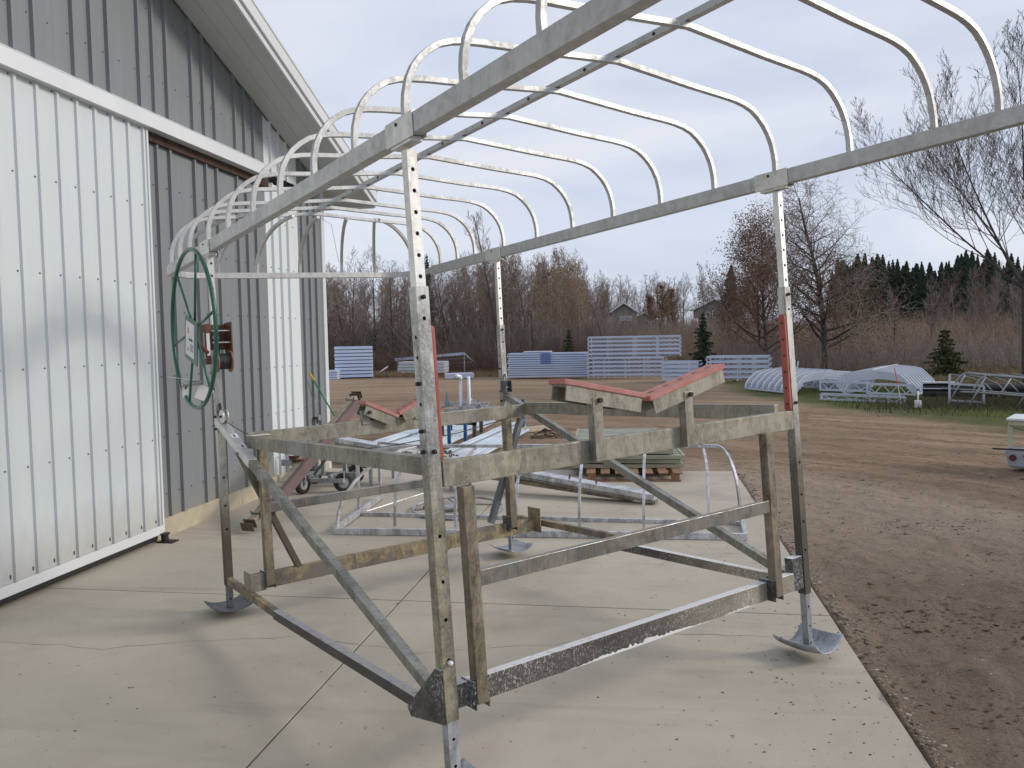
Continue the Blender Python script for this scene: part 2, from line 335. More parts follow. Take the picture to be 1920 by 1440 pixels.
# outer ground: four sheets round the near one, out to the horizon
def frame_sheet():
    Vs, Fs, b = [], [], 0
    x0, x1, y0, y1 = XR[0], XR[1], YR[0], YR[1]
    far_y = np.concatenate([[y1 - .8, y1 - .3], np.linspace(y1, 60, 60), np.linspace(63, 420, 60), [700, 1200]])
    for xs, ys in ((np.concatenate([[-700, -300], np.linspace(-150, 150, 121), [300, 700]]), far_y),
                   (np.linspace(x1 - .3, 60, 40), np.linspace(-30, y1, 40)), (np.linspace(-60, x0 + .3, 20), np.linspace(-30, y1, 40)), (np.linspace(x0, x1, 20), np.linspace(-30, y0, 10))):
        V, F = grid_mesh(xs, ys, lambda X, Y: gz(X, Y) - .05 * np.clip(1 - (Y - y1) / 1.5, 0, 1) * (X > x0 - .5) * (X < x1 + .5) + .035 * (fbm(X * 1.1, Y * 1.1, 2, 3) - .5) * (Y < 45) * np.clip((Y - y1) / 1.5, 0, 1)); Vs.append(V); Fs.append(F + b); b += len(V)
    return np.concatenate(Vs), np.concatenate(Fs)
V, F = frame_sheet(); o = np_obj('field', V, F, M['ground'], smooth=True); tag(o, kind='structure')

# ------------------------------------------------------------------ concrete apron
t = NT('concrete'); a1 = t.noise(.55, 6, .62, dist=.8); a2 = t.noise(3.2, 6, .65); a3 = t.noise(120, 4, .7); a4 = t.noise(330, 2, .6)
c = t.mix(t.ramp(a1, .34, .66), (.395, .35, .275), (.51, .46, .375))
c = t.mix(t.math('MULTIPLY', t.ramp(t.noise(.9, 6, .7, dist=1.4), .50, .72), .42), c, (.35, .29, .225))
c = t.mix(t.math('MULTIPLY', t.ramp(a2, .52, .74), .35), c, (.31, .275, .23))
c = t.mix(t.math('MULTIPLY', t.ramp(a3, .35, .7), .5), c, (.53, .48, .41)); c = t.mix(t.math('MULTIPLY', t.ramp(a4, .55, .66), .65), c, (.20, .18, .155))
px_ = t.sepxyz(t.tc.outputs['Object'])[0]
c = t.mix(t.math('MULTIPLY', t.maprange(t.math('ADD', px_, t.math('MULTIPLY', a2, 1.4)), .9, 1.9, 0, 1), .25), c, (.32, .28, .23))
c = t.mix(t.math('MULTIPLY', t.ramp(t.noise(1.1, 4, .6, t.coord((.25, 1.6, 1)), dist=.9), .56, .70), .38), c, (.27, .235, .195))
c = t.mix(t.math('MULTIPLY', t.ramp(t.noise(22, 2, .5), .70, .74), .6), c, (.17, .14, .11))
c = t.mix(t.math('MULTIPLY', t.ramp(t.noise(.42, 5, .65, dist=1.2), .52, .66), .35), c, (.25, .225, .185))
M['concrete'] = t.out(c, t.maprange(a2, 0, 1, .62, .85), 0, t.math('ADD', a3, t.math('MULTIPLY', a2, 2)), .18, .003, spec=.35)
M['joint'] = simple('joint_dirt', (.055, .045, .035), (.03, .025, .02), .95)
apron = empty('concrete_apron', (0, 0, 0)); tag(apron, kind='structure')
MB().box(-4.80, 1.215, -6, 11.62, -.30, -.022).build('slab_base', M['joint'], apron)
g = .0065
for x0, x1 in ((-4.80, -1.8), (-1.8, 1.22)):
    for y0, y1 in ((-6, -.3), (-.3, 5.68), (5.68, 11.66)):
        MB().box(x0 + g, x1 - (g if x1 < 1 else 0), y0 + g, y1 - g, -.16, 0).build('slab', M['concrete'], apron, bevel=.002, seg=1)
# hairline cracks and crumbs of dirt
def crack(pts, w=.003):
    P = [Vector((p[0], p[1], .0012)) for p in pts]; Q = []
    for a, b in zip(P[:-1], P[1:]):
        n = max(2, int((b - a).length / .09))
        for i in range(n):
            q = a.lerp(b, i / n); Q.append(q + Vector((random.uniform(-.02, .02), random.uniform(-.02, .02), 0)))
    Q.append(P[-1]); V = []; F = []
    for i, q in enumerate(Q):
        t_ = (Q[min(i + 1, len(Q) - 1)] - Q[max(i - 1, 0)]).normalized(); n_ = Vector((-t_.y, t_.x, 0)) * (w / 2 * random.uniform(.4, 1.2)); V += [q - n_, q + n_]
    for i in range(len(Q) - 1): F.append((2 * i, 2 * i + 2, 2 * i + 3, 2 * i + 1))
    return MB().add(V, F)
for pts in ([(-2.9, 4.75), (-2.2, 4.9), (-1.4, 4.72), (-.6, 4.95), (.1, 5.2), (.9, 5.25)], [(-4.2, 4.6), (-3.4, 4.55), (-2.9, 4.75)], [(-.3, 8.9), (-.1, 9.5), (.35, 9.9), (.9, 10.3)], [(.1, 6.8), (.5, 7.2), (1.1, 7.3)], [(-1.2, 7.2), (-.7, 8.2), (-.55, 8.5)]):
    crack(pts, .003).build('crack', M['joint'], apron)
M['crumb'] = simple('soil_crumbs', (.085, .064, .047), (.05, .04, .031), .95)
mb = MB()
def crumb(mb, x, y, z, r):
    V = [Vector((random.uniform(-1, 1), random.uniform(-1, 1), random.uniform(-.1, 1))).normalized() * r * random.uniform(.5, 1) for _ in range(6)]
    bm = bmesh.new(); vs = [bm.verts.new(v) for v in V]; r_ = bmesh.ops.convex_hull(bm, input=vs); bm.verts.index_update()
    mb.add([(v.co.x * 1.3 + x, v.co.y + y, max(0, v.co.z * .6) + z) for v in bm.verts], [tuple(v.index for v in f.verts) for f in bm.faces]); bm.free()
for _ in range(900):
    x = random.uniform(-4.4, 1.18); y = random.uniform(2.6, 11.4)
    if random.random() < .5: x = 1.2 - abs(random.gauss(0, .5)); y = random.uniform(3, 8)
    if x < -4.6: continue
    crumb(mb, x, y, .0, random.choice((.003, .004, .005, .007, .010)))
o = mb.build('dirt_crumbs', M['crumb'], None); tag(o, 'dark crumbs of soil and bits of leaf scattered over the concrete apron', 'crumbs', kind='stuff')
M['stone'] = simple('pale_pebbles', (.42, .37, .33), (.30, .25, .22), .85)
for nm, mt, cnt, lab, sz in (('soil_clods', M['crumb'], 3200, 'dark damp clods lying on the dirt beside the concrete edge', (.004, .024)), ('pebbles', M['stone'], 2600, 'small pale pebbles pressed into the dirt yard', (.004, .012))):
    mb = MB()
    for _ in range(cnt):
        k = random.random()
        if nm == 'soil_clods' and k < .32: cx_, cy_ = random.choice([(2.6, 5.6), (2.2, 5.9), (3.2, 5.5), (1.75, 5.75), (2.7, 8.6), (3.0, 4.2), (2.0, 4.4)]); x = random.gauss(cx_, .40); y = random.gauss(cy_, .18)
        elif k < .5: x = 1.24 + abs(random.gauss(0, .09)); y = random.uniform(3.0, 11.5)
        else: x = random.uniform(1.3, 8); y = random.uniform(3, 14)
        if x < 1.24: x = 1.27
        r_ = random.uniform(*sz) * (1 if random.random() < .9 else 1.8)
        crumb(mb, x, y, float(nzf(np.array([x]), np.array([y]))[0]) - r_ * .15, r_)
    o = mb.build(nm, mt, None); tag(o, lab, 'clods' if nm == 'soil_clods' else 'pebbles', kind='stuff')

# ------------------------------------------------------------------ pole barn
def siding(name, c1, c2, streak):
    t = NT(name); s_ = t.noise(3, 5, .6, t.coord((1, 5, .25))); b_ = t.noise(.8, 3)
    c = t.mix(t.ramp(s_, .3, .72), c1, c2); c = t.mix(t.math('MULTIPLY', t.ramp(t.noise(7, 6, .7, t.coord((1, 3.5, .10))), .57, .8), streak), c, tuple(x * 1.35 for x in c1))
    oz = t.sepxyz(t.tc.outputs['Object'])[2]; sn = t.noise(9, 5, .75, t.coord((1, 1, .35)))
    c = t.mix(t.math('MULTIPLY', t.maprange(t.math('ADD', oz, t.math('MULTIPLY', sn, -.55)), -.22, .22, 1.0, 0.0), .45), c, (.30, .25, .19))
    return t.out(c, t.maprange(b_, 0, 1, .48, .62), 0, t.noise(1.4, 3, .5, t.coord((1, 1.3, .5))), .35, .02, spec=.4)
M['side_grey'] = siding('grey_steel_siding', (.215, .235, .250), (.195, .212, .222), .35)
M['side_white'] = siding('white_steel_siding', (.66, .70, .72), (.62, .67, .70), .1)
M['door_white'] = siding('white_door_steel', (.585, .635, .655), (.56, .61, .635), .05)
M['door_white'].node_tree.nodes['Bump'].inputs['Strength'].default_value = .12
M['door_white'].node_tree.nodes['Principled BSDF'].inputs['Specular IOR Level'].default_value = .25
M['trim'] = simple('white_trim', (.66, .68, .70), (.61, .63, .655), .4, scale=2, bstr=.05)
M['soffit'] = simple('white_soffit_steel', (.52, .54, .52), (.48, .50, .485), .45, scale=2, bstr=.05)
M['screw'] = simple('screw_heads', (.16, .17, .18), (.1, .1, .1), .5, metal=.6)
WALLX = -4.78; DOORX = -4.698; PITCH = .2286; YC = 11.68; SLOPE = .333; ZC = 4.20
def soff(y): return ZC + SLOPE * (YC - y)
barn = empty('pole_barn', (WALLX, 4, 0)); tag(barn, 'grey and white steel sided pole barn with a white sliding door', 'barn')
YPEAK = 1.6; YB = -8.5
def roofz(y): return soff(y) if y > YPEAK else soff(2 * YPEAK - y)
def panel(x, y0, y1, z0, z1f, ribs, mat, parent, nm='wall_panel', rh=.034):
    """one sheet of ribbed steel facing +X; z1f gives the top height at y"""
    prof = [(y0, 0)]
    for r_ in ribs:
        prof += [(r_ - .021, 0), (r_ - .016, rh), (r_ + .013, rh), (r_ + .024, 0)]
    # small stiffening swages between the ribs
    prof = sorted(prof + [(y1, 0)]); prof = [(min(max(a, y0), y1), b) for a, b in prof]
    V = []; F = []
    for a, b in prof: V += [(x + b, a, z0), (x + b, a, z1f(a))]
    for i in range(len(prof) - 1): F.append((2 * i, 2 * i + 2, 2 * i + 3, 2 * i + 1))
    return MB().add(V, F).build(nm, mat, parent)
YR0 = 5.3275 * 1.0174     # ribs of the wall behind, same module
# backing wall (solid), then sheets
MB().hexa([(WALLX - .16, YB, -.05), (WALLX - .004, YB, -.05), (WALLX - .004, YC, -.05), (WALLX - .16, YC, -.05), (WALLX - .16, YB, 3.9), (WALLX - .004, YB, 3.9), (WALLX - .004, YC, 3.9), (WALLX - .16, YC, 3.9)]).build('wall_frame', M['wood_dark'], barn)
nxt = YC - .02
edges = []
yy = YC - .075
while yy > YB: edges.append(yy); yy -= .9144
for i, y1 in enumerate(edges):
    y0 = max(y1 - .9144, YB); y0g = y0 + .001
    segs = [(y0g, y1)]
    for cut in (9.83, 10.80):
        segs = [q for a, b in segs for q in (((a, cut), (cut, b)) if a + .02 < cut < b - .02 else ((a, b),))]
    for a, b in segs:
        mid = (a + b) / 2; m_ = M['side_white'] if 9.83 < mid < 10.80 else M['side_grey']
        ribs = [r_ for r_ in [YR0 + k * PITCH for k in range(-64, 40)] if a + .02 < r_ < b - .02]
        panel(WALLX, a, b, .17, lambda y: 3.985, ribs, m_, barn)
        panel(WALLX + .003, a, b, 4.10, lambda y: roofz(y) - .002, ribs, m_, barn, 'gable_panel')
# wood skirt, door header with white cover, corner trim
for a, b in ((7.19, 8.9), (8.905, 11.60)): MB().box(WALLX - .01, WALLX + .035, a, b, -.01, .185).build('skirt_board', M['wood'], barn, bevel=.004)
MB().box(WALLX - .002, WALLX + .05, 7.0, 9.86, 3.90, 4.02).build('track_board', M['wood_dark'], barn, bevel=.003)
mb = MB(); mb.hexa([(WALLX - .002, YB + .5, 3.99), (WALLX + .16, YB + .5, 3.99), (WALLX + .16, 9.68, 3.99), (WALLX - .002, 9.68, 3.99), (WALLX - .002, YB + .5, 4.22), (WALLX + .13, YB + .5, 4.14), (WALLX + .13, 9.68, 4.14), (WALLX - .002, 9.68, 4.22)])
mb.build('track_cover', M['trim'], barn, bevel=.003)
MB().box(WALLX - .10, WALLX + .028, YC - .085, YC + .03, -.02, ZC).build('corner_trim', M['trim'], barn, bevel=.004)
# side wall going back from the corner
MB().box(-16, WALLX - .12, YC - .12, YC - .02, 0, 4.15).build('side_wall', M['side_grey'], barn)
# sliding door
DY0, DY1 = -2.2, 7.215
door = empty('sliding_door', (DOORX, 3, .12)); door.parent = barn; door.location = Vector((DOORX, 3, .12)) - Vector(barn.location); KIDS.setdefault(barn, []).append(door)
ribs_all = [5.3275 + k * PITCH for k in range(-34, 9)]
yy = DY1 - .02
while yy > DY0 + .05:
    a = max(yy - .9144, DY0); panel(DOORX, a + .001, yy, .16, lambda y: 4.03, [r_ for r_ in ribs_all if a + .015 < r_ < yy - .015], M['door_white'], door, 'door_panel', rh=.022); yy -= .9144
MB().box(DOORX - .05, DOORX - .004, DY0, DY1, .10, 4.03).build('door_core', M['trim'], door)
MB().box(DOORX - .055, DOORX + .022, DY1 - .022, DY1 + .006, .075, 4.03).build('door_edge_trim', M['trim'], door, bevel=.002)
MB().box(DOORX - .055, DOORX + .024, DY0, DY1 - .023, .075, .158).build('door_bottom_trim', M['trim'], door, bevel=.003)
MB().box(DOORX - .05, DOORX + .01, DY0, DY1 - .1, .035, .072).build('door_seal', M['black'], door)
# door guide shoe on the concrete at the corner of the door
mb = MB(); mb.box(DOORX + .01, DOORX + .17, 7.10, 7.22, 0, .012); mb.cyl((DOORX + .05, 7.17, .01), (DOORX + .05, 7.17, .07), .035, 12); mb.cyl((DOORX + .05, 7.17, .07), (DOORX + .05, 7.17, .085), .05, 12)
mb.build('door_guide', M['black'], barn, bevel=.003)
# screws
mb = MB()
def screw(x, y, z): mb.cyl((x, y, z), (x + .006, y, z), .0075, 6)
for z in (.20, .215, 1.0, 1.75, 2.50, 3.25, 3.97):
    for r_ in ribs_all: screw(DOORX, r_ - .048, z)
o = mb.build('screw', M['screw'], door); tag(o, kind='stuff')
mb = MB()
for z in (.42, 1.0, 1.6, 2.25, 2.9, 3.5, 4.55, 5.2, 5.85, 6.5):
    for k in range(-40, 30):
        y = YR0 + k * PITCH
        if YB < y < YC - .1 and z < roofz(y) - .1 and not (z < 4.0 and y < 7.2): screw(WALLX + .002, y - .05, z)
o = mb.build('wall_screw', M['screw'], barn); tag(o, kind='stuff')
# roof, soffit, fascia
OX = -4.10; YE = 12.22
def prism_rake(y0, y1, x0, x1, dz0, dz1, zf):
    return [(x0, y0, zf(y0) + dz0), (x1, y0, zf(y0) + dz0), (x1, y1, zf(y1) + dz0), (x0, y1, zf(y1) + dz0), (x0, y0, zf(y0) + dz1), (x1, y0, zf(y0) + dz1), (x1, y1, zf(y1) + dz1), (x0, y1, zf(y1) + dz1)]
rz_ = lambda y: ZC + SLOPE * (YC - y) if y > YPEAK else ZC + SLOPE * (YC - (2 * YPEAK - y))
for (a, b, zf) in ((YPEAK, YE, lambda y: ZC + SLOPE * (YC - y)), (YB - .5, YPEAK, lambda y: ZC + SLOPE * (YC - 2 * YPEAK + y))):
    n = 6; w = (OX - .03 - (WALLX - .02)) / 3
    for k in range(3):   # soffit strips running up the rake
        x0 = WALLX + .03 + k * .212
        MB().hexa(prism_rake(a, b, x0, x0 + .2085, 0 + .002 * (k % 2), .02, zf)).build('soffit_strip', M['soffit'], barn, bevel=.003)
    MB().hexa(prism_rake(a, b, OX - .035, OX - .008, -.035, .17, zf)).build('rake_fascia', M['trim'], barn, bevel=.004)
    MB().hexa(prism_rake(a, b, OX - .008, OX + .022, .045, .20, zf)).build('rake_trim', M['trim'], barn, bevel=.006)
    MB().hexa(prism_rake(a, b, -22, OX + .03, .20, .235, zf)).build('roof_sheet', M['trim'], barn, bevel=.004)
MB().hexa([(-16, YC - .02, ZC - .005), (OX - .035, YC - .02, ZC - .005), (OX - .035, YE, ZC - .19), (-16, YE, ZC - .19), (-16, YC - .02, ZC + .012), (OX - .035, YC - .02, ZC + .012), (OX - .035, YE, ZC - .17), (-16, YE, ZC - .17)]).build('eave_soffit', M['soffit'], barn)
MB().box(-16, OX - .04, YE, YE + .025, ZC - .22, ZC + .03).build('eave_fascia', M['trim'], barn)
# outdoor tap
tap = empty('outdoor_tap', (WALLX, 11.12, .82)); tag(tap, 'small brass outdoor tap on the grey siding near the barn corner', 'tap')
MB().cyl((WALLX, 11.12, .82), (WALLX + .10, 11.12, .82), .018, 10).cyl((WALLX + .07, 11.12, .82), (WALLX + .07, 11.12, .74), .016, 10).build('spout', M['brass'], tap)
MB().cyl((WALLX + .09, 11.12, .82), (WALLX + .11, 11.12, .82), .042, 12).build('handle', M['galv'], tap)
# broom leaning on the corner
bh = empty('broom', (-4.35, 11.9, 0)); tag(bh, 'green broom handle with yellow grip leaning against the barn corner', 'broom')
p0, p1 = Vector((-4.35, 11.95, .03)), Vector((-4.73, 10.94, 1.48)); d_ = (p1 - p0)
MB().cyl(p0 + d_ * .08, p0 + d_ * .92, .0125, 10).build('shaft', M['green_handle'], bh, smooth=True)
MB().cyl(p0 + d_ * .92, p1, .0165, 10).build('grip', M['yellow'], bh, smooth=True)
MB().bar(p0 + Vector((-.17, 0, .02)), p0 + Vector((.17, 0, .02)), .06, .10).build('bristles', M['black'], bh)
# ------------------------------------------------------------------ boat lift (posts lean a little; feet stand at different heights)
LT = Vector((-.93769, 3.26785, 2.40707)); LRx, LRy, LRz = -.04628, -.02173, .7917
LR = Matrix.Rotation(LRz, 3, 'Z') @ Matrix.Rotation(LRy, 3, 'Y') @ Matrix.Rotation(LRx, 3, 'X')
W, D = 2.46196, 2.90383
LX = dict(N=-.00544, R=-.00139, L=.01029, B=.01493); LY = dict(N=.00033, R=.0176, L=-.01998, B=.00064); DZ = dict(N=.02212, R=.01148, L=-.02991, B=-.01084)
def L3(x, y, z, can=False):
    u, v = x / W, y / D; w = dict(N=(1 - u) * (1 - v), R=u * (1 - v), L=(1 - u) * v, B=u * v)
    lx = sum(w[k] * LX[k] for k in w); ly = sum(w[k] * LY[k] for k in w); dz = sum(w[k] * DZ[k] for k in w) if can else 0
    return LR @ Vector((x + lx * z, y + ly * z, z + dz)) + LT
def LD(v): return LR @ Vector(v)
class LB(MB):
    can = False
    def lbox(s, x0, x1, y0, y1, z0, z1, mi=0):
        return s.hexa([L3(*p, s.can) for p in ((x0, y0, z0), (x1, y0, z0), (x1, y1, z0), (x0, y1, z0), (x0, y0, z1), (x1, y0, z1), (x1, y1, z1), (x0, y1, z1))], mi)
    def lbar(s, p0, p1, w, h, up=(0, 0, 1)): return s.bar(L3(*p0, s.can), L3(*p1, s.can), w, h, LD(up))
    def lcyl(s, p0, p1, r, n=10): return s.cyl(L3(*p0, s.can), L3(*p1, s.can), r, n)
    def ltube(s, x, y, a, z0, z1, wall=.005):
        """hollow square tube, open at both ends"""
        def sq(h, z): return [L3(x + i * h, y + j * h, z, s.can) for i, j in ((-1, -1), (1, -1), (1, 1), (-1, 1))]
        V = sq(a, z0) + sq(a, z1) + sq(a - wall, z0) + sq(a - wall, z1); F = []
        for i in range(4):
            j = (i + 1) % 4
            F += [(i, j, 4 + j, 4 + i), (8 + j, 8 + i, 12 + i, 12 + j), (j, i, 8 + i, 8 + j), (4 + i, 4 + j, 12 + j, 12 + i)]
        return s.add(V, F)
def drill(o, holes, r=.009):
    """cut round bolt holes; holes = [(point, direction)] in world space"""
    c = MB()
    for p, d in holes: c.cyl(Vector(p) - d * .03, Vector(p) + d * .02, r, 12)
    b0 = org_of(o.parent); me = bpy.data.meshes.new('cut'); me.from_pydata([(v[0] - b0.x, v[1] - b0.y, v[2] - b0.z) for v in c.v], [], c.f)
    co_ = bpy.data.objects.new('cut', me); col.objects.link(co_); co_.parent = o.parent
    m = o.modifiers.new('holes', 'BOOLEAN'); m.operation = 'DIFFERENCE'; m.object = co_; m.solver = 'EXACT'
    bpy.context.view_layer.update(); dg = bpy.context.evaluated_depsgraph_get(); nm = bpy.data.meshes.new_from_object(o.evaluated_get(dg))
    o.modifiers.clear(); o.data = nm; bpy.data.objects.remove(co_); return o

lift = empty('boat_lift', (-.8, 5.0, 0)); tag(lift, 'weathered aluminium boat lift with algae stained legs standing on the concrete', 'boat lift')
POS = dict(N=(0, 0), R=(W, 0), L=(0, D), B=(W, D))
LMAT = dict(N='post_low', R='post_dark', L='post_winch', B='post_low')
AOUT = dict(N=.0295, R=.0255, L=.0255, B=.0255)
TOPZ = dict(N=-.272, R=-.272, L=-.27, B=-.29); BOTZ = dict(N=-2.09, R=-2.09, L=-2.07, B=-2.02)
FOOT = dict(N=-2.405, R=-2.425, L=-2.235, B=-2.285)
for k, (x, y) in POS.items():
    a = AOUT[k]
    o = LB().ltube(x, y, a, BOTZ[k], TOPZ[k]).build('post', M[LMAT[k]], lift)
    hs = [-.404, -1.309, -1.50, -1.66, -1.83] if k in 'NR' else [-.36, -.44, -1.3, -1.5, -1.67]
    H = [(L3(x, y - a, z), LD((0, 1, 0))) for z in hs] + [(L3(x - a, y, z), LD((1, 0, 0))) for z in (-.48, -.564, -.672, -.758, -.869, -.955)]
    drill(o, H, .0085)
    # upper telescoping tube carrying the canopy
    ai = a - .0065
    o = LB().ltube(x, y, ai, TOPZ[k] - .12, .288, .004).build('extension_tube', M['alu_clean'], lift)
    drill(o, [(L3(x, y - ai, z), LD((0, 1, 0))) for z in (.207, .12, .032, -.055, -.144, -.231)], .009)
    # lower leg and foot
    o = LB().ltube(x, y, a - .0055, FOOT[k], BOTZ[k] + .1, .004).build('leg_tube', M['galv'] if k in 'NRB' else M['galv_dark'], lift)
    drill(o, [(L3(x, y - a + .0055, z), LD((0, 1, 0))) for z in (-2.168, -2.283, -2.385) if z > FOOT[k] + .015], .0075)
    for z in ((-.316, -.955) if k in 'NR' else (-.33,)): LB().lcyl((x, y - a - .012, z), (x, y - a + .004, z), .0095, 8).build('bolt', M['hole'], lift, smooth=True)
    for z in (-.672, -.869, -.955): LB().lcyl((x - a - .014, y, z), (x - a + .004, y, z), .0085, 8).build('bolt', M['hole'], lift, smooth=True)
    if k == 'N': LB().lcyl((x, y - a - .02, -1.839), (x, y - a, -1.839), .010, 8).build('bolt', M['pvc'], lift, smooth=True)
    # dished foot plate
    V = []; F = []; n = 9; hw = .145
    c0 = L3(x, y, FOOT[k]); 
    for i in range(n):
        for j in range(n):
            u, v = -1 + 2 * i / (n - 1), -1 + 2 * j / (n - 1)
            zz = (.075 if k == 'R' else .045 if k == 'B' else .038) * (abs(u) ** 2.4) * (1 if abs(u) > .2 else .6) + .012 * v * v
            V.append(c0 + LD((u * hw * .98, v * hw * 1.0, zz - .004)))
    for i in range(n - 1):
        for j in range(n - 1): b_ = i * n + j; F.append((b_, b_ + n, b_ + n + 1, b_ + 1))
    o = MB().add(V, F).build('foot_plate', M['galv'] if k != 'L' else M['galv_dark'], lift, smooth=True)
    s_ = o.modifiers.new('thick', 'SOLIDIFY'); s_.thickness = .006; s_.offset = 1
def LBbuild(nm, mat, f, bevel=.0025): 
    mb = LB(); f(mb); return mb.build(nm, M[mat], lift, bevel=bevel)
# cross sills, side rails, rack
LBbuild('front_sill', 'sill_white', lambda m: m.lbox(.03, W - .13, -.028, .022, -2.045, -1.943))
for xa_, xb_, hh_ in ((.62, 1.62, .020), (1.70, 2.0, .010)):
    V = []; n_ = 60
    for i in range(n_ + 1):
        x_ = xa_ + (xb_ - xa_) * i / n_; e_ = math.sin(math.pi * i / n_); V += [L3(x_, -.0292, -2.0455), L3(x_, -.0292, -2.0455 + max(.001, hh_ * e_ * random.uniform(.35, 1.3)))]
    MB().add(V, [(2 * i, 2 * i + 2, 2 * i + 3, 2 * i + 1) for i in range(n_)]).build('lime_crust', M['white'], lift)
LBbuild('sill_end_block', 'gusset', lambda m: m.lbox(W - .128, W - .028, -.02, .03, -2.05, -1.86))
LBbuild('rear_sill', 'sill_tan', lambda m: m.lbox(.0, W - .09, 2.44, 2.495, -2.03, -1.925))
LBbuild('sill_end_plate', 'rack', lambda m: m.lbox(-.012, -.002, 2.40, 2.53, -2.035, -1.905))
LBbuild('sill_end_block', 'rack', lambda m: m.lbox(-.001, .085, 2.405, 2.438, -2.03, -1.915))
LBbuild('sill_end_plate', 'sill_tan', lambda m: (m.lbox(W - .088, W - .078, 2.37, 2.53, -2.04, -1.84), m.lbox(W - .09, W - .028, 2.44, 2.50, -2.02, -1.94)))
def slab2(m, x0, x1, y0, y1, a0, a1, b0, b1): m.hexa([L3(*p) for p in ((x0, y0, a0), (x1, y0, a0), (x1, y1, b0), (x0, y1, b0), (x0, y0, a1), (x1, y0, a1), (x1, y1, b1), (x0, y1, b1))])
LBbuild('side_rail', 'bar_dark', lambda m: slab2(m, -.026, .024, .035, 1.975, -2.118, -2.063, -2.104, -2.050))
LBbuild('side_rail_insert', 'sill_tan', lambda m: slab2(m, -.022, .020, 1.90, D + .02, -2.098, -2.054, -2.060, -2.010))
LBbuild('side_rail', 'sill_white', lambda m: m.lbox(W - .026, W + .024, .035, 1.6, -2.068, -2.008))
LBbuild('side_rail_insert', 'sill_tan', lambda m: m.lbox(W - .022, W + .020, 1.45, D - .03, -2.005, -1.955))
LBbuild('gusset', 'gusset', lambda m: m.add([L3(-.034, a, b) for a, b in ((-.02, -1.87), (.03, -1.87), (.30, -2.12), (.27, -2.155), (-.02, -2.10))] + [L3(-.029, a, b) for a, b in ((-.02, -1.87), (.03, -1.87), (.30, -2.12), (.27, -2.155), (-.02, -2.10))], [(0, 1, 2, 3, 4), (9, 8, 7, 6, 5), (0, 5, 6, 1), (1, 6, 7, 2), (2, 7, 8, 3), (3, 8, 9, 4), (4, 9, 5, 0)]), bevel=.001)
for xx, mt in ((0, 'diag'), (W, 'diag')):
    LBbuild('diagonal_brace', mt, lambda m: m.lbar((xx, 2.90, -.905), (xx, .10, -2.005), .050, .052, (0, 0, 1)))
LBbuild('diagonal_brace_end', 'alu_clean', lambda m: m.lbar((0.0, 2.93, -.892), (0.0, 2.25, -1.158), .056, .058, (0, 0, 1)))
LBbuild('knee_brace', 'post_dark', lambda m: m.lbar((-.02, 2.46, -1.09), (.345, 2.46, -1.93), .04, .045, (0, 1, 0)))
LBbuild('knee_brace', 'galv_dark', lambda m: m.lbar((2.30, 2.46, -1.09), (1.95, 2.46, -1.90), .04, .055, (0, 1, 0)))
LBbuild('rack_front_beam', 'rack_front', lambda m: m.lbox(.035, W - .04, -.035, .018, -1.108, -1.0))
LBbuild('rack_side_beam', 'rack', lambda m: m.lbox(.045, .095, .02, 2.43, -1.076, -.996))
LBbuild('rack_rear_beam', 'rack', lambda m: m.lbox(.047, W - .11, 2.44, 2.49, -1.075, -.972))
LBbuild('rack_side_beam', 'rack', lambda m: m.lbox(W - .14, W - .09, .02, 2.438, -1.048, -.958))
LBbuild('rack_corner_plate', 'alu_clean', lambda m: m.lbox(.045, .17, 2.36, 2.49, -.994, -.988))
# swing arms and their cross bars
for (x, y, z0, z1) in ((.118, -.064, -2.03, -1.112), (2.115, -.064, -2.02, -1.10), (.118, 2.405, -2.0, -1.08), (2.12, 2.405, -1.955, -1.08)):
    LBbuild('swing_arm', 'arm', lambda m: m.lbox(x - .027, x + .030, y - .024, y + .028, z0, z1))
    o = LBbuild('arm_bracket', 'gusset', lambda m: (m.lbox(x - .034, x - .029, y - .018, y + .085, z0 - .025, z0 + .095), m.lbox(x + .032, x + .037, y - .018, y + .085, z0 - .025, z0 + .095)), .001)
LBbuild('arm_crossbar', 'armbar', lambda m: m.lbox(.150, 2.086, -.082, -.046, -1.540, -1.472))
LBbuild('arm_crossbar', 'armbar', lambda m: m.lbox(.150, 2.092, 2.395, 2.425, -1.515, -1.452))
# rub pads on the inner faces of the front posts
def pad(x, side, z0, z1):
    mb = LB(); n = 8; t_ = .022; hw = .021; V = []; pr = []
    for i in range(n + 1): th = math.pi * i / n; pr.append((-math.cos(th) * hw, z1 - hw + math.sin(th) * hw))
    for i in range(n + 1): th = math.pi * i / n; pr.append((math.cos(th) * hw, z0 + hw - math.sin(th) * hw))
    k = len(pr); A = [L3(x, p[0] - .002, p[1]) for p in pr]; B_ = [L3(x + side * t_, p[0] - .002, p[1]) for p in pr]
    mb.add(A + B_, [tuple(range(k)), tuple(range(2 * k - 1, k - 1, -1))] + [(i, k + i, k + (i + 1) % k, (i + 1) % k) for i in range(k)])
    o = mb.build('rub_pad', M['red_pad'], lift, bevel=.006, seg=3)
    mb = LB()
    for i in range(6):
        z = z1 - .055 - i * (z1 - z0 - .10) / 5; mb.lcyl((x + side * (t_ + .0008), -.006, z), (x + side * (t_ - .01), -.006, z), .007, 10)
    h = mb.build('pad_screw', M['hole'], lift)
pad(W - .0262, -1, -1.005, -.430); pad(.030, 1, -.998, -.432)
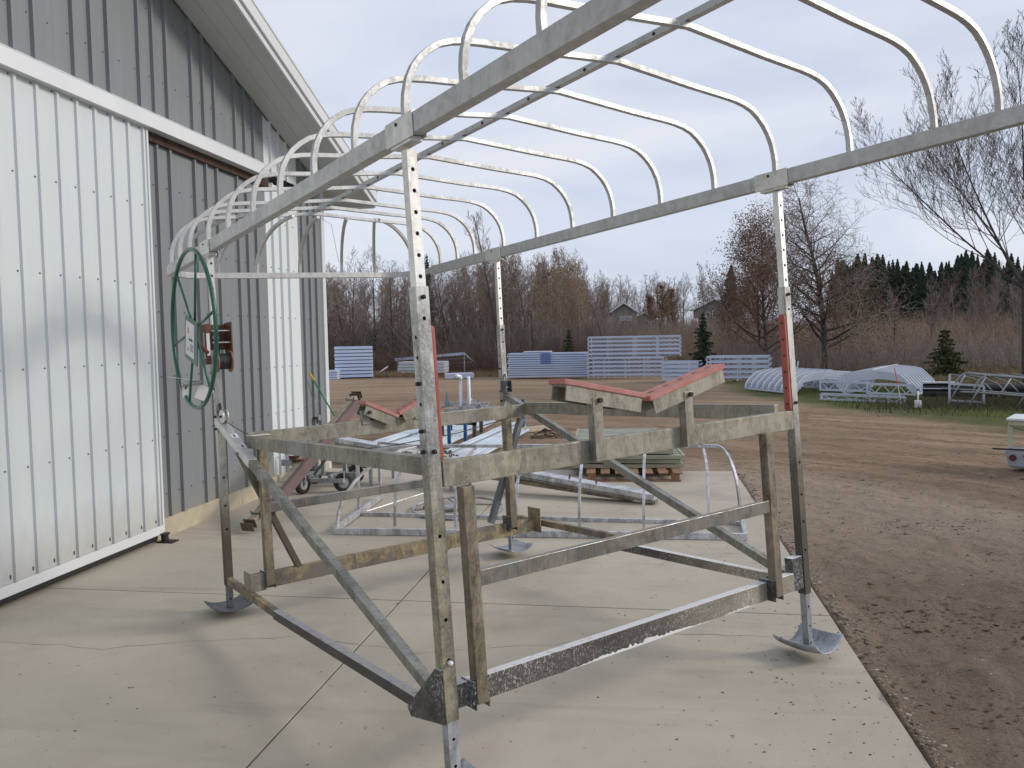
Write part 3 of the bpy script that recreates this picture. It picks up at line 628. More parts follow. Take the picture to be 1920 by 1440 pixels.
# bunks: hinged channel with a carpeted board, on two short posts
def bunk(xa, za, xb, zb, px, y0, y1, ypost, zbot, holes):
    """channel from (xa,za) to (xb,zb) = underside line of the board"""
    d_ = Vector((xb - xa, 0, zb - za)).normalized(); n_ = Vector((-d_.z, 0, d_.x)); ym = (y0 + y1) / 2; hw = (y1 - y0) / 2
    A, B_ = Vector((xa, ym, za)), Vector((xb, ym, zb)); e = d_ * .02
    mb = LB(); w_ = .006; hh = .072
    for yy_ in (y0 + .010, y1 - .010):
        c_ = [Vector((0, yy_ - ym - w_ / 2, 0)), Vector((0, yy_ - ym + w_ / 2, 0))]
        P = [A + e + c_[0] - n_ * hh, B_ - e + c_[0] - n_ * hh, B_ - e + c_[1] - n_ * hh, A + e + c_[1] - n_ * hh, A + e + c_[0], B_ - e + c_[0], B_ - e + c_[1], A + e + c_[1]]
        mb.hexa([L3(*p) for p in P])
    P = [A + e + Vector((0, -hw + .013, 0)) - n_ * .007, B_ - e + Vector((0, -hw + .013, 0)) - n_ * .007, B_ - e + Vector((0, hw - .013, 0)) - n_ * .007, A + e + Vector((0, hw - .013, 0)) - n_ * .007]
    mb.hexa([L3(*p) for p in P] + [L3(*(p + n_ * .006)) for p in P])
    bk = mb.build('bunk_channel', M['rack'], lift, bevel=.001)
    mb = LB(); P = [A + Vector((0, -hw, 0)), B_ + Vector((0, -hw, 0)), B_ + Vector((0, hw, 0)), A + Vector((0, hw, 0))]
    mb.hexa([L3(*p) for p in P] + [L3(*(p + n_ * .026)) for p in P]); bd = mb.build('bunk_board', M['red_pad2'], bk, bevel=.004); 
    bd.location = (0, 0, 0)
    mb = LB(); L_ = (B_ - A).length
    if holes:
        for i in range(5): 
            q = A + d_ * (L_ * (.12 + .19 * i)) + n_ * .0265; a1 = L3(*(q - d_ * .014)); a2 = L3(*(q + d_ * .014)); mb.bar(a1, a2, .012, .002, LD(n_))
        mb.build('slot', M['hole'], bk)
    zc_ = za + (px - xa) * (zb - za) / (xb - xa)
    mb = LB(); mb.lcyl((px + .01, y0 - .012, zc_ - .05), (px + .01, y1 + .012, zc_ - .05), .012, 8); mb.build('pivot_bolt', M['hole'], lift)
    mb = LB(); mb.lbox(px - .030, px + .030, ypost, ypost + .045, zbot, zc_ - .035); mb.build('bunk_post', M['rack'], lift, bevel=.002)
bunk(.672, -.722, 1.182, -.828, .868, -.085, .035, -.082, -1.10, False)
bunk(1.215, -.845, 1.79, -.715, 1.49, -.085, .035, -.082, -1.10, True)
bunk(.875, -.850, 1.14, -.975, .90, 2.39, 2.52, 2.43, -1.0, False)
bunk(1.155, -.955, 1.42, -.84, 1.33, 2.39, 2.52, 2.43, -1.0, True)
# pulley and anchor on the winch post, cables
def disk(mb, c, axis, r0, r1, n=24, t_=.01): mb.cyl(Vector(c) - Vector(axis) * t_ / 2, Vector(c) + Vector(axis) * t_ / 2, r1, n)
ax = LD((1, 0, 0))
mb = LB(); c_ = L3(.0, 2.79, -.865)
for o_ in (-.016, .016): mb.cyl(c_ + ax * (o_ - .004), c_ + ax * (o_ + .004), .048, 24)
mb.cyl(c_ - ax * .016, c_ + ax * .016, .030, 20); pl = mb.build('pulley', M['alu_clean'], lift, bevel=.001)
mb = MB(); mb.cyl(c_ - ax * .03, c_ + ax * .03, .009, 10); mb.cyl(L3(.0, 2.873, -.83), L3(.0, 2.845, -.83), .012, 10); mb.cyl(L3(.0, 2.87, -.775), L3(.0, 2.855, -.83), .007, 8); mb.build('pulley_pin', M['hole'], lift)
cA = L3(.02, 2.80, -.50); cB = c_ + LD((0, -.045, .01)); cC = L3(.06, 2.44, -1.0)
MB().cyl(cA, c_ + LD((.0, -.046, .0)), .003, 6).cyl(c_ + LD((0, -.03, -.035)), cC, .003, 6).build('lift_cable', M['cable'], lift)
pts = [L3(2.30, 2.52, -1.07), L3(1.7, 2.5, -1.15), L3(1.1, 2.5, -1.185), L3(.5, 2.49, -1.17), L3(.25, 2.47, -1.13)]
MB().sweep(pts, .004, 6).build('lift_cable', M['cable'], lift, smooth=True)
mb = LB()
for s_ in (-1, 1): mb.lbox(W + s_ * .03 - .004, W + s_ * .03 + .004, 2.82, 2.90, -.88, -.78)
mb.lcyl((W - .04, 2.85, -.84), (W + .04, 2.85, -.84), .01, 8); mb.lcyl((W - .0, 2.872, -.72), (W - .0, 2.85, -.80), .006, 8); mb.lcyl((W, 2.855, -.80), (W, 2.855, -1.0), .003, 6); mb.build('cable_clevis', M['galv_dark'], lift)
_dd = Vector((0, .10 - 2.90, -2.005 + .905)).normalized(); _du = Vector((0, -_dd.z, _dd.y)); _du = _du if _du.z > 0 else -_du
for yc_ in (2.60, 2.44):
    q = Vector((0, yc_, -.892 + (yc_ - 2.93) * (.266 / .68))) + _du * .0305
    for hy_, hx_, o_, mt_ in ((.030, .022, 0, 'paper'), (.018, .006, .0006, 'hole')):
        P = [q + _dd * a + Vector((b, 0, 0)) + _du * o_ for a, b in ((-hy_, -hx_), (hy_, -hx_), (hy_, hx_), (-hy_, hx_))]
        MB().add([L3(*p) for p in P] + [L3(*(p + _du * .0005)) for p in P], [(0, 3, 2, 1), (4, 5, 6, 7), (0, 1, 5, 4), (1, 2, 6, 5), (2, 3, 7, 6), (3, 0, 4, 7)]).build('warning_label', M[mt_], lift)
# ---- winch
win = empty('winch', (0, 0, 0)); win.parent = lift; win.location = L3(0, 2.8, -.35) - Vector(lift.location); KIDS[lift].append(win)
def wb(nm, mt, f, bevel=.002):
    mb = LB(); f(mb); return mb.build(nm, M[mt] if isinstance(mt, str) else mt, win, bevel=bevel)
wb('side_plate', 'rust', lambda m: m.lbox(-.112, -.082, 2.72, 2.86, -.50, -.225))
wb('side_plate', 'rust', lambda m: m.lbox(.052, .062, 2.70, 2.86, -.49, -.215))
wb('back_plate', 'rust', lambda m: m.lbox(-.065, .052, 2.835, 2.868, -.40, -.225))
wb('tie_rod', 'steel', lambda m: (m.lcyl((-.07, 2.72, -.275), (.055, 2.72, -.275), .006), m.lcyl((-.07, 2.72, -.355), (.055, 2.72, -.355), .006), m.lcyl((-.03, 2.835, -.315), (-.03, 2.826, -.315), .010), m.lcyl((.0, 2.835, -.315), (.0, 2.826, -.315), .010)), 0)
wb('plate_sticker', 'paper', lambda m: m.lbox(-.1135, -.1125, 2.745, 2.775, -.46, -.28), 0); wb('plate_sticker', 'paper', lambda m: m.lbox(-.108, -.087, 2.7185, 2.7195, -.44, -.29), 0)
wb('drum', 'tan_drum', lambda m: [m.lcyl((x_, 2.725, -.485), (x_ + .010, 2.725, -.485), .075, 28) for x_ in (-.055, .038)], .002)
wb('wound_cable', 'cable', lambda m: [m.lcyl((-.045 + .0095 * i, 2.725, -.485), (-.037 + .0095 * i, 2.725, -.485), .055, 24) for i in range(9)], .003)
# ---- hand wheel
hw_ = empty('hand_wheel', (0, 0, 0)); hw_.parent = lift; HC = Vector((-.22, 2.62, -.265)); hw_.location = L3(*HC) - Vector(lift.location); KIDS[lift].append(hw_)
HR = .52
def HP(a, r, dx=0): return L3(HC.x + dx, HC.y + r * math.cos(a), HC.z + r * math.sin(a))
MB().sweep([HP(2 * math.pi * i / 64, HR) for i in range(64)], .0135, 10, closed=True).build('rim', M['green'], hw_, smooth=True)
for a in (51, 111, 171, 231, 291, 351): MB().cyl(HP(R(a), .05, .012), HP(R(a), HR - .006), .0085, 8).build('spoke', M['green'], hw_, smooth=True)
PCY, PCZ, PROT = .036, -.07, R(15)
def plate(dx, h, t_, mt, nm, cy=0., cz=0., hy=None):
    hy = hy or h; V = []
    for ddx in (dx, dx - t_):
        for a, b in ((-hy, -h), (hy, -h), (hy, h), (-hy, h)):
            a, b = a + cy, b + cz; V.append(L3(HC.x + ddx, HC.y + PCY + a * math.cos(PROT) - b * math.sin(PROT), HC.z + PCZ + a * math.sin(PROT) + b * math.cos(PROT)))
    return MB().hexa(V).build(nm, mt, hw_, bevel=.002 if t_ > .002 else 0)
plate(.0, .145, .006, M['green'], 'hub_plate', 0, 0, .150)
plate(-.0065, .115, .001, M['paper'], 'hub_sticker', .02, .0, .10)
M['grey_print'] = simple('grey_print', (.35, .35, .36), (.5, .5, .5), .7, scale=40); M['red_print'] = simple('red_print', (.5, .12, .08), (.5, .2, .15), .7)
plate(-.0076, .007, .0005, M['hole'], 'print_mark', .0, .0, .045); plate(-.0076, .020, .0005, M['red_print'], 'print_mark', .06, .055, .012); plate(-.0076, .026, .0005, M['grey_print'], 'print_mark', -.025, -.05, .035); plate(-.0076, .014, .0005, M['grey_print'], 'print_mark', .055, -.07, .018)
MB().cyl(L3(HC.x, HC.y, HC.z - .06), L3(-.11, 2.70, -.42), .014, 12).build('axle', M['rust'], hw_)
a_ = R(304); kp = HP(a_, .43)
MB().cyl(HP(a_, HR - .02), kp, .007, 8).build('knob_arm', M['green'], hw_)
MB().cyl(kp - ax * .03, kp + ax * .10, .017, 12).build('knob', M['steel'], hw_, smooth=True)
q_ = kp + ax * .09
MB().add([q_ + Vector(v) for v in ((0, 0, -.005), (.075, .05, -.055), (.035, .03, -.14), (-.035, -.02, -.10))], [(0, 1, 2, 3)]).build('paper_tag', M['paper'], hw_)
MB().add([kp + Vector(v) for v in ((-.04, 0, .03), (.02, .02, -.02), (.0, .02, -.13), (-.03, 0, -.09))], [(0, 1, 2, 3)]).build('paper_tag', M['paper'], hw_)
q_ = kp + ax * .0
MB().cyl(q_ + Vector((-.12, -.03, .05)), q_ + Vector((.02, 0, .03)), .002, 5).build('tag_tie', M['paper'], hw_)

# ------------------------------------------------------------------ canopy frame on the posts
can = empty('canopy_frame', (-.8, 5.0, 2.6)); tag(can, 'arched aluminium canopy frame without cover mounted on the boat lift posts', 'canopy frame')
def CB(nm, mt, f, bevel=.0025):
    mb = LB(); mb.can = True; f(mb); return mb.build(nm, M[mt], can, bevel=bevel)
ZB, ZT = .310, .392; hb = .028; YN = -2.0
CB('side_beam', 'alu_canopy', lambda m: m.lbox(-hb, hb, YN, .16, ZB, ZT)); CB('side_beam', 'alu_canopy', lambda m: m.lbox(-hb, hb, .162, 2.93, ZB, ZT - .001)); CB('side_beam', 'alu_canopy', lambda m: m.lbox(-hb, hb, 2.932, 4.02, ZB, ZT))
CB('side_beam', 'alu_canopy', lambda m: m.lbox(W - hb, W + hb, YN, .16, ZB, ZT)); CB('side_beam', 'alu_canopy', lambda m: m.lbox(W - hb, W + hb, .162, 2.93, ZB, ZT - .001)); CB('side_beam', 'alu_canopy', lambda m: m.lbox(W - hb, W + hb, 2.932, 4.0, ZB, ZT))
for k, (x, y) in POS.items():
    # bracket: side plates either side of the beam and a seat on top of the post
    CB('post_bracket', 'alu_clean', lambda m: (m.lbox(x - hb - .007, x - hb - .001, y - .10, y + .13, ZB - .012, ZT + .006), m.lbox(x + hb + .001, x + hb + .007, y - .10, y + .13, ZB - .012, ZT + .006), m.lbox(x - hb, x + hb, y - .07, y + .10, ZB - .024, ZB - .001)), .003)
    mb = LB(); mb.can = True; mb.lcyl((x - hb - .011, y + .03, ZB + .065), (x - hb, y + .03, ZB + .065), .008, 8); mb.build('bolt', M['hole'], can)
def rail_path(n=8):
    P = []; r_ = .38
    for i in range(n + 1):
        a = math.pi / 2 * i / n; P.append((0 + r_ - r_ * math.cos(a), 4.0 + r_ * math.sin(a), .352))
    for i in range(n + 1):
        a = math.pi / 2 * (1 - i / n); P.append((W - r_ + r_ * math.cos(a), 4.0 + r_ * math.sin(a), .352))
    return P
MB().sweep([L3(*p, True) for p in rail_path()], 0, square=(.055, .05)).build('end_rail', M['alu_canopy'], can, bevel=.003)
pp = [(p[0], 2 * 1.0 - p[1] , p[2]) for p in rail_path()]
MB().sweep([L3(p[0], YN - (p[1] - 4.0), p[2], True) for p in rail_path()], 0, square=(.055, .05)).build('end_rail', M['alu_canopy'], can, bevel=.003)
half = [(0, .385), (0, .45), (.006, .50), (.022, .56), (.05, .615), (.085, .66), (.13, .70), (.185, .735), (.25, .757), (.32, .770), (.40, .778), (.7, .796), (1.0, .820), (W / 2, .838)]
prof = half + [(W - a, b) for a, b in half[-2::-1]]
TB = .028
def bow(y, yl=None, sc=1.0):
    yl = y if yl is None else yl
    P = [L3(x, yl + (y - yl) * x / W, z, True) for x, z in prof]
    return MB().sweep(P, 0, square=(TB, TB), ref=LD((0, 1, 0))).build('bow', M['alu_canopy'], can, bevel=.002)
for y, yl in ((-1.67, -1.62), (-1.233, -1.215), (-.93, -.912), (-.475, -.445), (0, .005), (.460, .495), (.925, .985), (1.40, 1.475), (1.86, 1.945), (2.315, 2.45), (2.79, 2.92), (3.25, 3.42), (3.55, 3.72), (3.86, 3.98)): bow(y, yl)
MB().sweep([L3(W / 2, y, .872, True) for y in (-1.65, -.5, .7, 2., 3.2, 3.9)], 0, square=(.04, .034)).build('ridge_tube', M['alu_canopy'], can, bevel=.003)
mb = LB(); mb.can = True
for y in (-.27, .23, .72, 1.2, 1.68, 2.15, 2.65, 3.1, 3.85): mb.lcyl((W / 2 - .024, y, .868), (W / 2 - .018, y, .868), .009, 8)
mb.build('rivet', M['hole'], can)
# end hoops from the last bow down to the rounded end rail
def hoop(xb, yb, xt, yt, zt, n=10):
    P = []
    for i in range(n + 1):
        a = i / n * math.pi / 2; s = math.sin(a) ; c = 1 - math.cos(a)
        P.append((xb + (xt - xb) * c ** .9, yb + (yt - yb) * c ** .9, .37 + (zt - .37) * (s ** .85)))
    MB().sweep([L3(*p, True) for p in P], 0, square=(.028, .028)).build('end_hoop', M['alu_canopy'], can, bevel=.002)
for s_ in (1, -1):
    for xb, xt in ((.475, .80), (.822, 1.0), (1.228, 1.228), (1.65, 1.50), (2.0, 1.78), (2.36, 1.82), (.10, .65)):
        yb = (4.37 if .2 < xb < 2.3 else 4.20) if s_ > 0 else YN - (.37 if .2 < xb < 2.3 else .2); yt = 3.88 if s_ > 0 else -1.67
        hoop(xb, yb, xt, yt, .80 if .5 < xt < 1.9 else .77)
MB().sweep([L3(1.22, 3.86, .80, True), L3(1.35, 3.88, .74, True), L3(1.40, 3.87, .40, True)], .0018, 5).build('loose_wire', M['cable'], can)
# ------------------------------------------------------------------ things lying on the apron behind the lift
fr = empty('canopy_frame', (-1.1, 8.5, 0)); tag(fr, 'bright new canopy frame standing on the concrete behind the boat lift', 'canopy frame')
def B(parent, nm, mt, f, bevel=0.002, smooth=False):
    mb = MB(); f(mb); return mb.build(nm, M[mt] if isinstance(mt, str) else mt, parent, bevel=bevel, smooth=smooth)
FX0, FX1, FYF, FYB = -3.08, .92, 7.62, 9.40
B(fr, 'side_rail', 'new_alu', lambda m: m.bar((FX0, FYF - .02, .034), (FX1, FYF + .10, .034), .04, .062))
B(fr, 'end_rail', 'new_alu', lambda m: m.bar((FX0, FYF + .01, .045), (FX0 - .09, FYB - .03, .045), .04, .060)); B(fr, 'end_rail', 'new_alu', lambda m: m.bar((FX1 - .01, FYF + .13, .034), (FX1 + .02, 8.33, .034), .04, .060))
B(fr, 'floor_brace', 'new_alu', lambda m: m.bar((FX0 - .04, 8.45, .02), (FX1 + .0, 8.33, .02), .04, .04))
B(fr, 'wire_brace', 'new_alu', lambda m: m.cyl((FX0 + .05, 8.40, .06), (FX0 + .05 + .42, 9.3, .10), .008, 6), 0)
def fprof(n=7, h=.70, ww=FYB - FYF):
    P = [(0, .085), (0, .22)]
    for i in range(1, n + 1):
        a = math.pi / 2 * i / n; P.append((.42 * (1 - math.cos(a)) ** .9, .22 + (h - .24) * math.sin(a)))
    P.append((ww / 2 + .02, h + .04)); return P
for x in (-2.46, -1.85, -1.25, -.64, -.03, .57):
    sk = .03 * (x + 3.08); P = [(x + .02 * a, FYF + sk + a, b) for a, b in fprof()]
    MB().sweep(P, 0, square=(.027, .027), ref=(1, 0, 0)).build('bow', M['new_alu'], fr, bevel=.002)
B(fr, 'ridge_tube', 'new_alu', lambda m: m.bar((-2.46, 8.53, .765), (.74, 8.62, .765), .04, .034))
for x0, xl, yb, yt in ((FX0, -2.46, 7.68, 8.45), (FX1, .74, 8.25, 8.60)):
    P = []
    for i in range(11):
        a = math.pi / 2 * i / 10; c = (1 - math.cos(a)) ** .9; P.append((x0 + (xl - x0) * c, yb + (yt - yb) * c, .06 + .70 * math.sin(a) ** .9))
    MB().sweep(P, 0, square=(.027, .027)).build('end_hoop', M['new_alu'], fr, bevel=.002)
for x, y, h in ((-3.13, 8.45, .62), (-3.17, 9.30, .70)): B(fr, 'upright', 'new_alu', lambda m: m.bar((x, y, .05), (x, y, h), .032, .032))
B(fr, 'top_tie', 'new_alu', lambda m: m.sweep([(-3.13, 8.45, .62), (-2.95, 8.5, .73), (-2.46, 8.54, .765)], 0, square=(.028, .028))); B(fr, 'top_tie', 'new_alu', lambda m: m.bar((-3.17, 9.30, .70), (-2.46, 8.56, .755), .028, .028))
# grey hand wheel lying flat
wl_ = empty('hand_wheel', (-2.1, 8.8, 0)); tag(wl_, 'grey steel hand wheel lying flat on the concrete behind the lift', 'wheel')
MB().sweep([(-2.1 + .50 * math.cos(2 * math.pi * i / 48), 8.8 + .50 * math.sin(2 * math.pi * i / 48), .035 + .02 * math.sin(2 * math.pi * i / 48)) for i in range(48)], .014, 8, closed=True).build('rim', M['galv'], wl_, smooth=True)
for k in range(4):
    a = R(25 + 90 * k); MB().cyl((-2.1, 8.8, .06), (-2.1 + .5 * math.cos(a), 8.8 + .5 * math.sin(a), .035), .007, 6).build('spoke', M['galv_dark'], wl_)
B(wl_, 'hub_plate', 'galv', lambda m: (m.bar((-2.25, 8.72, .065), (-1.92, 8.90, .075), .20, .006), m.bar((-2.05, 8.80, .08), (-1.95, 8.86, .09), .05, .035)))
rc = empty('red_plunger', (-2.47, 8.86, 0)); tag(rc, 'small dark red flanged plunger standing inside the grey hand wheel', 'plunger')
M['dark_red'] = simple('dark_red_paint', (.13, .015, .02), (.09, .012, .016), .5)
B(rc, 'base', 'dark_red', lambda m: m.cyl((-2.47, 8.86, 0), (-2.47, 8.86, .03), .045, 18)); B(rc, 'stem', 'dark_red', lambda m: (m.cyl((-2.47, 8.86, .03), (-2.47, 8.86, .095), .028, 16), m.cyl((-2.47, 8.86, .095), (-2.47, 8.86, .125), .016, 12)))
# long beam lying on a slope behind the lift
bm_ = empty('long_beam', (.1, 9.35, 0)); tag(bm_, 'long white topped aluminium beam sloping down to the concrete behind the lift', 'beam')
pA, pB = Vector((.11, 9.33, .085)), Vector((-4.25, 10.75, .56)); dv = pB - pA
B(bm_, 'top_channel', 'new_alu', lambda m: m.bar(pA, pB, .20, .060)); B(bm_, 'web', 'armbar', lambda m: m.bar(pA + Vector((0, -.03, -.05)), pB + Vector((0, -.03, -.05)), .12, .04))
B(bm_, 'lower_channel', 'sill_tan', lambda m: m.bar(pA + dv * .06 + Vector((0, .02, -.075)), pB + Vector((0, .02, -.20)), .15, .05))
for q in (.16, .235, .60, .66): 
    c_ = pA + dv * q + Vector((0, 0, .03)); B(bm_, 'rusty_bolt', 'rust', lambda m: (m.cyl(c_ + Vector((0, -.05, 0)), c_ + Vector((0, -.05, .045)), .008, 8), m.cyl(c_ + Vector((0, .05, 0)), c_ + Vector((0, .05, .045)), .008, 8)), 0)
c_ = pA + dv * .63 + Vector((0, 0, .037)); B(bm_, 'wood_block', 'wood', lambda m: m.bar(c_ - dv.normalized() * .11, c_ + dv.normalized() * .11, .10, .014))
# trestle carrying the raised end of the beam
ts = empty('trestle', (-3.5, 10.5, 0)); tag(ts, 'low grey trestle under the raised end of the long beam', 'trestle')
for x, y in ((-3.62, 10.25), (-3.5, 10.85), (-2.45, 9.95), (-2.3, 10.4)): B(ts, 'leg', 'galv', lambda m: m.bar((x, y, 0), (x, y, .22 + (-x - 2.4) * .10), .04, .04))
B(ts, 'crossbar', 'galv', lambda m: m.bar((-3.62, 10.25, .28), (-3.5, 10.85, .28), .04, .04)); B(ts, 'crossbar', 'galv', lambda m: m.bar((-2.45, 9.95, .17), (-2.3, 10.4, .17), .04, .04))

# stack of greenish decking panels on a pallet
M['deck'] = simple('grey_green_decking', (.36, .35, .25), (.28, .28, .20), .6, scale=8)
M['deck_top'] = simple('pale_green_decking', (.37, .385, .31), (.30, .315, .25), .55, scale=8)
pl_ = empty('pallet', (-.2, 11.3, 0), R(3)); tag(pl_, 'brown wooden pallet under the stack of green decking panels', 'pallet')
for yy_ in (-.50, -.02, .46):
    for xx in (-.55, 0, .55): MB().box(xx - .05, xx + .05, yy_ - .05, yy_ + .05, .018, .10).build('block', M['wood_pallet'], pl_, bevel=.003, local=True)
    MB().box(-.62, .62, yy_ - .05, yy_ + .05, 0, .017).build('bottom_board', M['wood_pallet'], pl_, bevel=.002, local=True)
for k in range(7): MB().box(-.62 + k * .19, -.62 + k * .19 + .12, -.56, .52, .101, .118).build('deck_board', M['wood_pallet'], pl_, bevel=.002, local=True)
nl = ['lowest', 'second lowest', 'third from the bottom', 'fourth from the bottom', 'second from the top', 'topmost']
for i in range(6):
    z0 = .121 + i * .062; dx = (-.02, .0, .03, -.05, -.03, -.12)[i]; dy = (.0, .03, -.03, .05, .04, .10)[i]; L_ = 1.50 - (.0, .05, .08, .18, .22, .30)[i]
    pn = empty('decking_panel', (-.30 + dx, 11.95 + dy, z0), R((4, 1, 5, 2, 6, 3)[i])); tag(pn, 'grey green slatted decking panel, %s of the stack on the pallet' % nl[i], 'decking panel', 'decking panels stacked on the pallet')
    hx, hy = L_ / 2, .80
    for s_ in (-1, 1):
        MB().box(-hx, hx, s_ * hy - .022, s_ * hy + .022, 0, .022).box(-hx, hx, s_ * hy - .018, s_ * hy + .018, .022, .045).build('edge_rail', M['deck'], pn, bevel=.002, local=True)
        MB().box(s_ * hx - .02, s_ * hx + .02, -hy + .025, hy - .025, .002, .046).build('end_rail', M['deck'], pn, bevel=.002, local=True)
    for k in range(9):
        y0 = -hy + .05 + k * .17; MB().box(-hx + .03, hx - .03, y0, y0 + .105, .034, .044).build('slat', M['deck_top'], pn, local=True)

# leg assembly leaning up from the concrete, with its brown channel
lg = empty('lift_leg', (-3.98, 7.56, 0)); tag(lg, 'yellowed lift leg with brown channel and bolted end brackets leaning upward', 'lift leg')
M['yellow_alu'] = weathered('yellowed_aluminium', (.50, .48, .42), film=(.47, .42, .32), film_amt=1.0, spots=.15, rough=.6); M['purple_board'] = simple('faded_brown_channel', (.165, .115, .115), (.13, .09, .085), .6, scale=5)
M['bronze'] = simple('bronze_bracket', (.16, .135, .10), (.10, .085, .06), .5, metal=.4, scale=30)
q0, q1 = Vector((-3.97, 7.60, .10)), Vector((-3.70, 9.95, 1.20)); dq = (q1 - q0).normalized(); sd_ = dq.cross(Vector((0, 0, 1))).normalized(); uq = sd_.cross(dq)
B(lg, 'tube', 'yellow_alu', lambda m: m.bar(q0, q1, .085, .06)); B(lg, 'channel', 'purple_board', lambda m: m.bar(q0 + sd_ * .075 + dq * .12 - uq * .03, q1 + sd_ * .075 - dq * .12 - uq * .03, .05, .13))
for q, s_ in ((q0, -1), (q1, 1)):
    for o_ in (.01, .07): B(lg, 'end_plate', 'bronze', lambda m: m.bar(q + dq * s_ * o_ - sd_ * .07, q + dq * s_ * o_ + sd_ * .07, .008, .10, uq))
    e = q - dq * s_ * .12
    for t_ in (-1, 1): B(lg, 'clamp_bolt', 'hole', lambda m: m.cyl(e + sd_ * t_ * .052 - uq * .045, e + sd_ * t_ * .052 + uq * .06, .006, 8), 0)
    B(lg, 'clamp_bar', 'galv', lambda m: m.bar(e - sd_ * .065 + uq * .038, e + sd_ * .065 + uq * .038, .02, .008))
e = q0.lerp(q1, .42); B(lg, 'mid_bracket', 'rust', lambda m: (m.bar(e - sd_ * .08 + uq * .045, e + sd_ * .05 + uq * .045, .09, .012), m.bar(e - sd_ * .08, e - sd_ * .08 + uq * .09, .09, .012)))
B(lg, 'mid_box', 'galv', lambda m: m.bar(e - sd_ * .22, e - sd_ * .09, .08, .07)); 
# wheel dolly beside it
dl = empty('wheel_dolly', (-4.1, 10, 0)); tag(dl, 'low grey wheeled dolly with black tyres and upright tubes by the barn wall', 'dolly')
for a, b in (((-4.60, 9.75, .16), (-3.78, 9.70, .16)), ((-4.60, 10.25, .16), (-3.80, 10.2, .16)), ((-4.32, 9.72, .20), (-4.28, 10.25, .20)), ((-3.98, 9.72, .20), (-3.94, 10.22, .20))): B(dl, 'frame_bar', 'galv', lambda m: m.bar(a, b, .05, .05))
for x, y, h in ((-4.62, 10.22, .75), (-4.35, 10.2, .62), (-4.17, 9.98, .60), (-3.86, 9.95, .56)): B(dl, 'upright', 'galv', lambda m: m.bar((x, y, .19), (x, y, h), .045, .045))
B(dl, 'lever', 'galv_dark', lambda m: m.bar((-4.22, 9.8, .22), (-4.06, 9.82, .42), .05, .03)); B(dl, 'black_boot', 'black', lambda m: m.bar((-4.44, 9.9, .22), (-4.50, 9.92, .55), .05, .05), .01)
M['tyre'] = simple('tyre_rubber', (.016, .016, .017), (.028, .026, .024), .75, scale=30)
for x, y in ((-4.30, 9.62), (-3.82, 9.78), (-4.45, 10.35), (-3.9, 10.42)):
    wx2 = empty('wheel', (0, 0, 0)); wx2.parent = dl; wx2.location = Vector((x, y, .125)) - Vector(dl.location); KIDS[dl].append(wx2)
    ax_ = Vector((.55, -.83, 0)) if x > -4 else Vector((.9, -.3, 0)); c0 = Vector((x, y, .125))
    rp = []; rad = .122
    prof_ = [(-.035, .07), (-.036, .105), (-.022, .122), (.022, .122), (.036, .105), (.035, .07)]
    e1 = ax_.normalized(); e2 = Vector((0, 0, 1)); e3 = e1.cross(e2); V = []; F = []; N_ = 24
    for i in range(N_):
        th = 2 * math.pi * i / N_
        for a, r_ in prof_: V.append(c0 + e1 * a + (e2 * math.cos(th) + e3 * math.sin(th)) * r_)
    for i in range(N_):
        for j in range(5): a0 = i * 6 + j; b0 = ((i + 1) % N_) * 6 + j; F.append((a0, b0, b0 + 1, a0 + 1))
    MB().add(V, F).build('tyre', M['tyre'], wx2, smooth=True)
    MB().cyl(c0 - e1 * .025, c0 + e1 * .025, .078, 20).cyl(c0 - e1 * .04, c0 + e1 * .04, .02, 12).build('rim', M['galv'], wx2, bevel=.003)
    MB().bar(c0 + e1 * .048, c0 + e1 * .048 + Vector((0, 0, .15)), .03, .008, (1, 0, 0)).bar(c0 - e1 * .048, c0 - e1 * .048 + Vector((0, 0, .15)), .03, .008, (1, 0, 0)).build('fork', M['galv'], dl)

# pipes in two loose bundles on the dirt behind the apron
M['pipe'] = simple('pale_blue_white_pipe', (.56, .63, .70), (.46, .53, .60), .38, scale=3); M['pipe_in'] = M['hole']
k = 0
def hollow_pipe(p0, p1, r):
    p0, p1 = Vector(p0), Vector(p1); d_ = (p1 - p0).normalized(); a = d_.cross(Vector((0, 0, 1))).normalized(); b = a.cross(d_); V = []; F = []; n = 12
    for p, rr in ((p0, r), (p1, r), (p0, r * .86), (p1, r * .86)):
        V += [p + a * (rr * math.cos(2 * math.pi * i / n)) + b * (rr * math.sin(2 * math.pi * i / n)) for i in range(n)]
    for i in range(n):
        j = (i + 1) % n; F += [(i, j, n + j, n + i), (2 * n + j, 2 * n + i, 3 * n + i, 3 * n + j), (j, i, 2 * n + i, 2 * n + j), (n + i, n + j, 3 * n + j, 3 * n + i)]
    return MB().add(V, F)
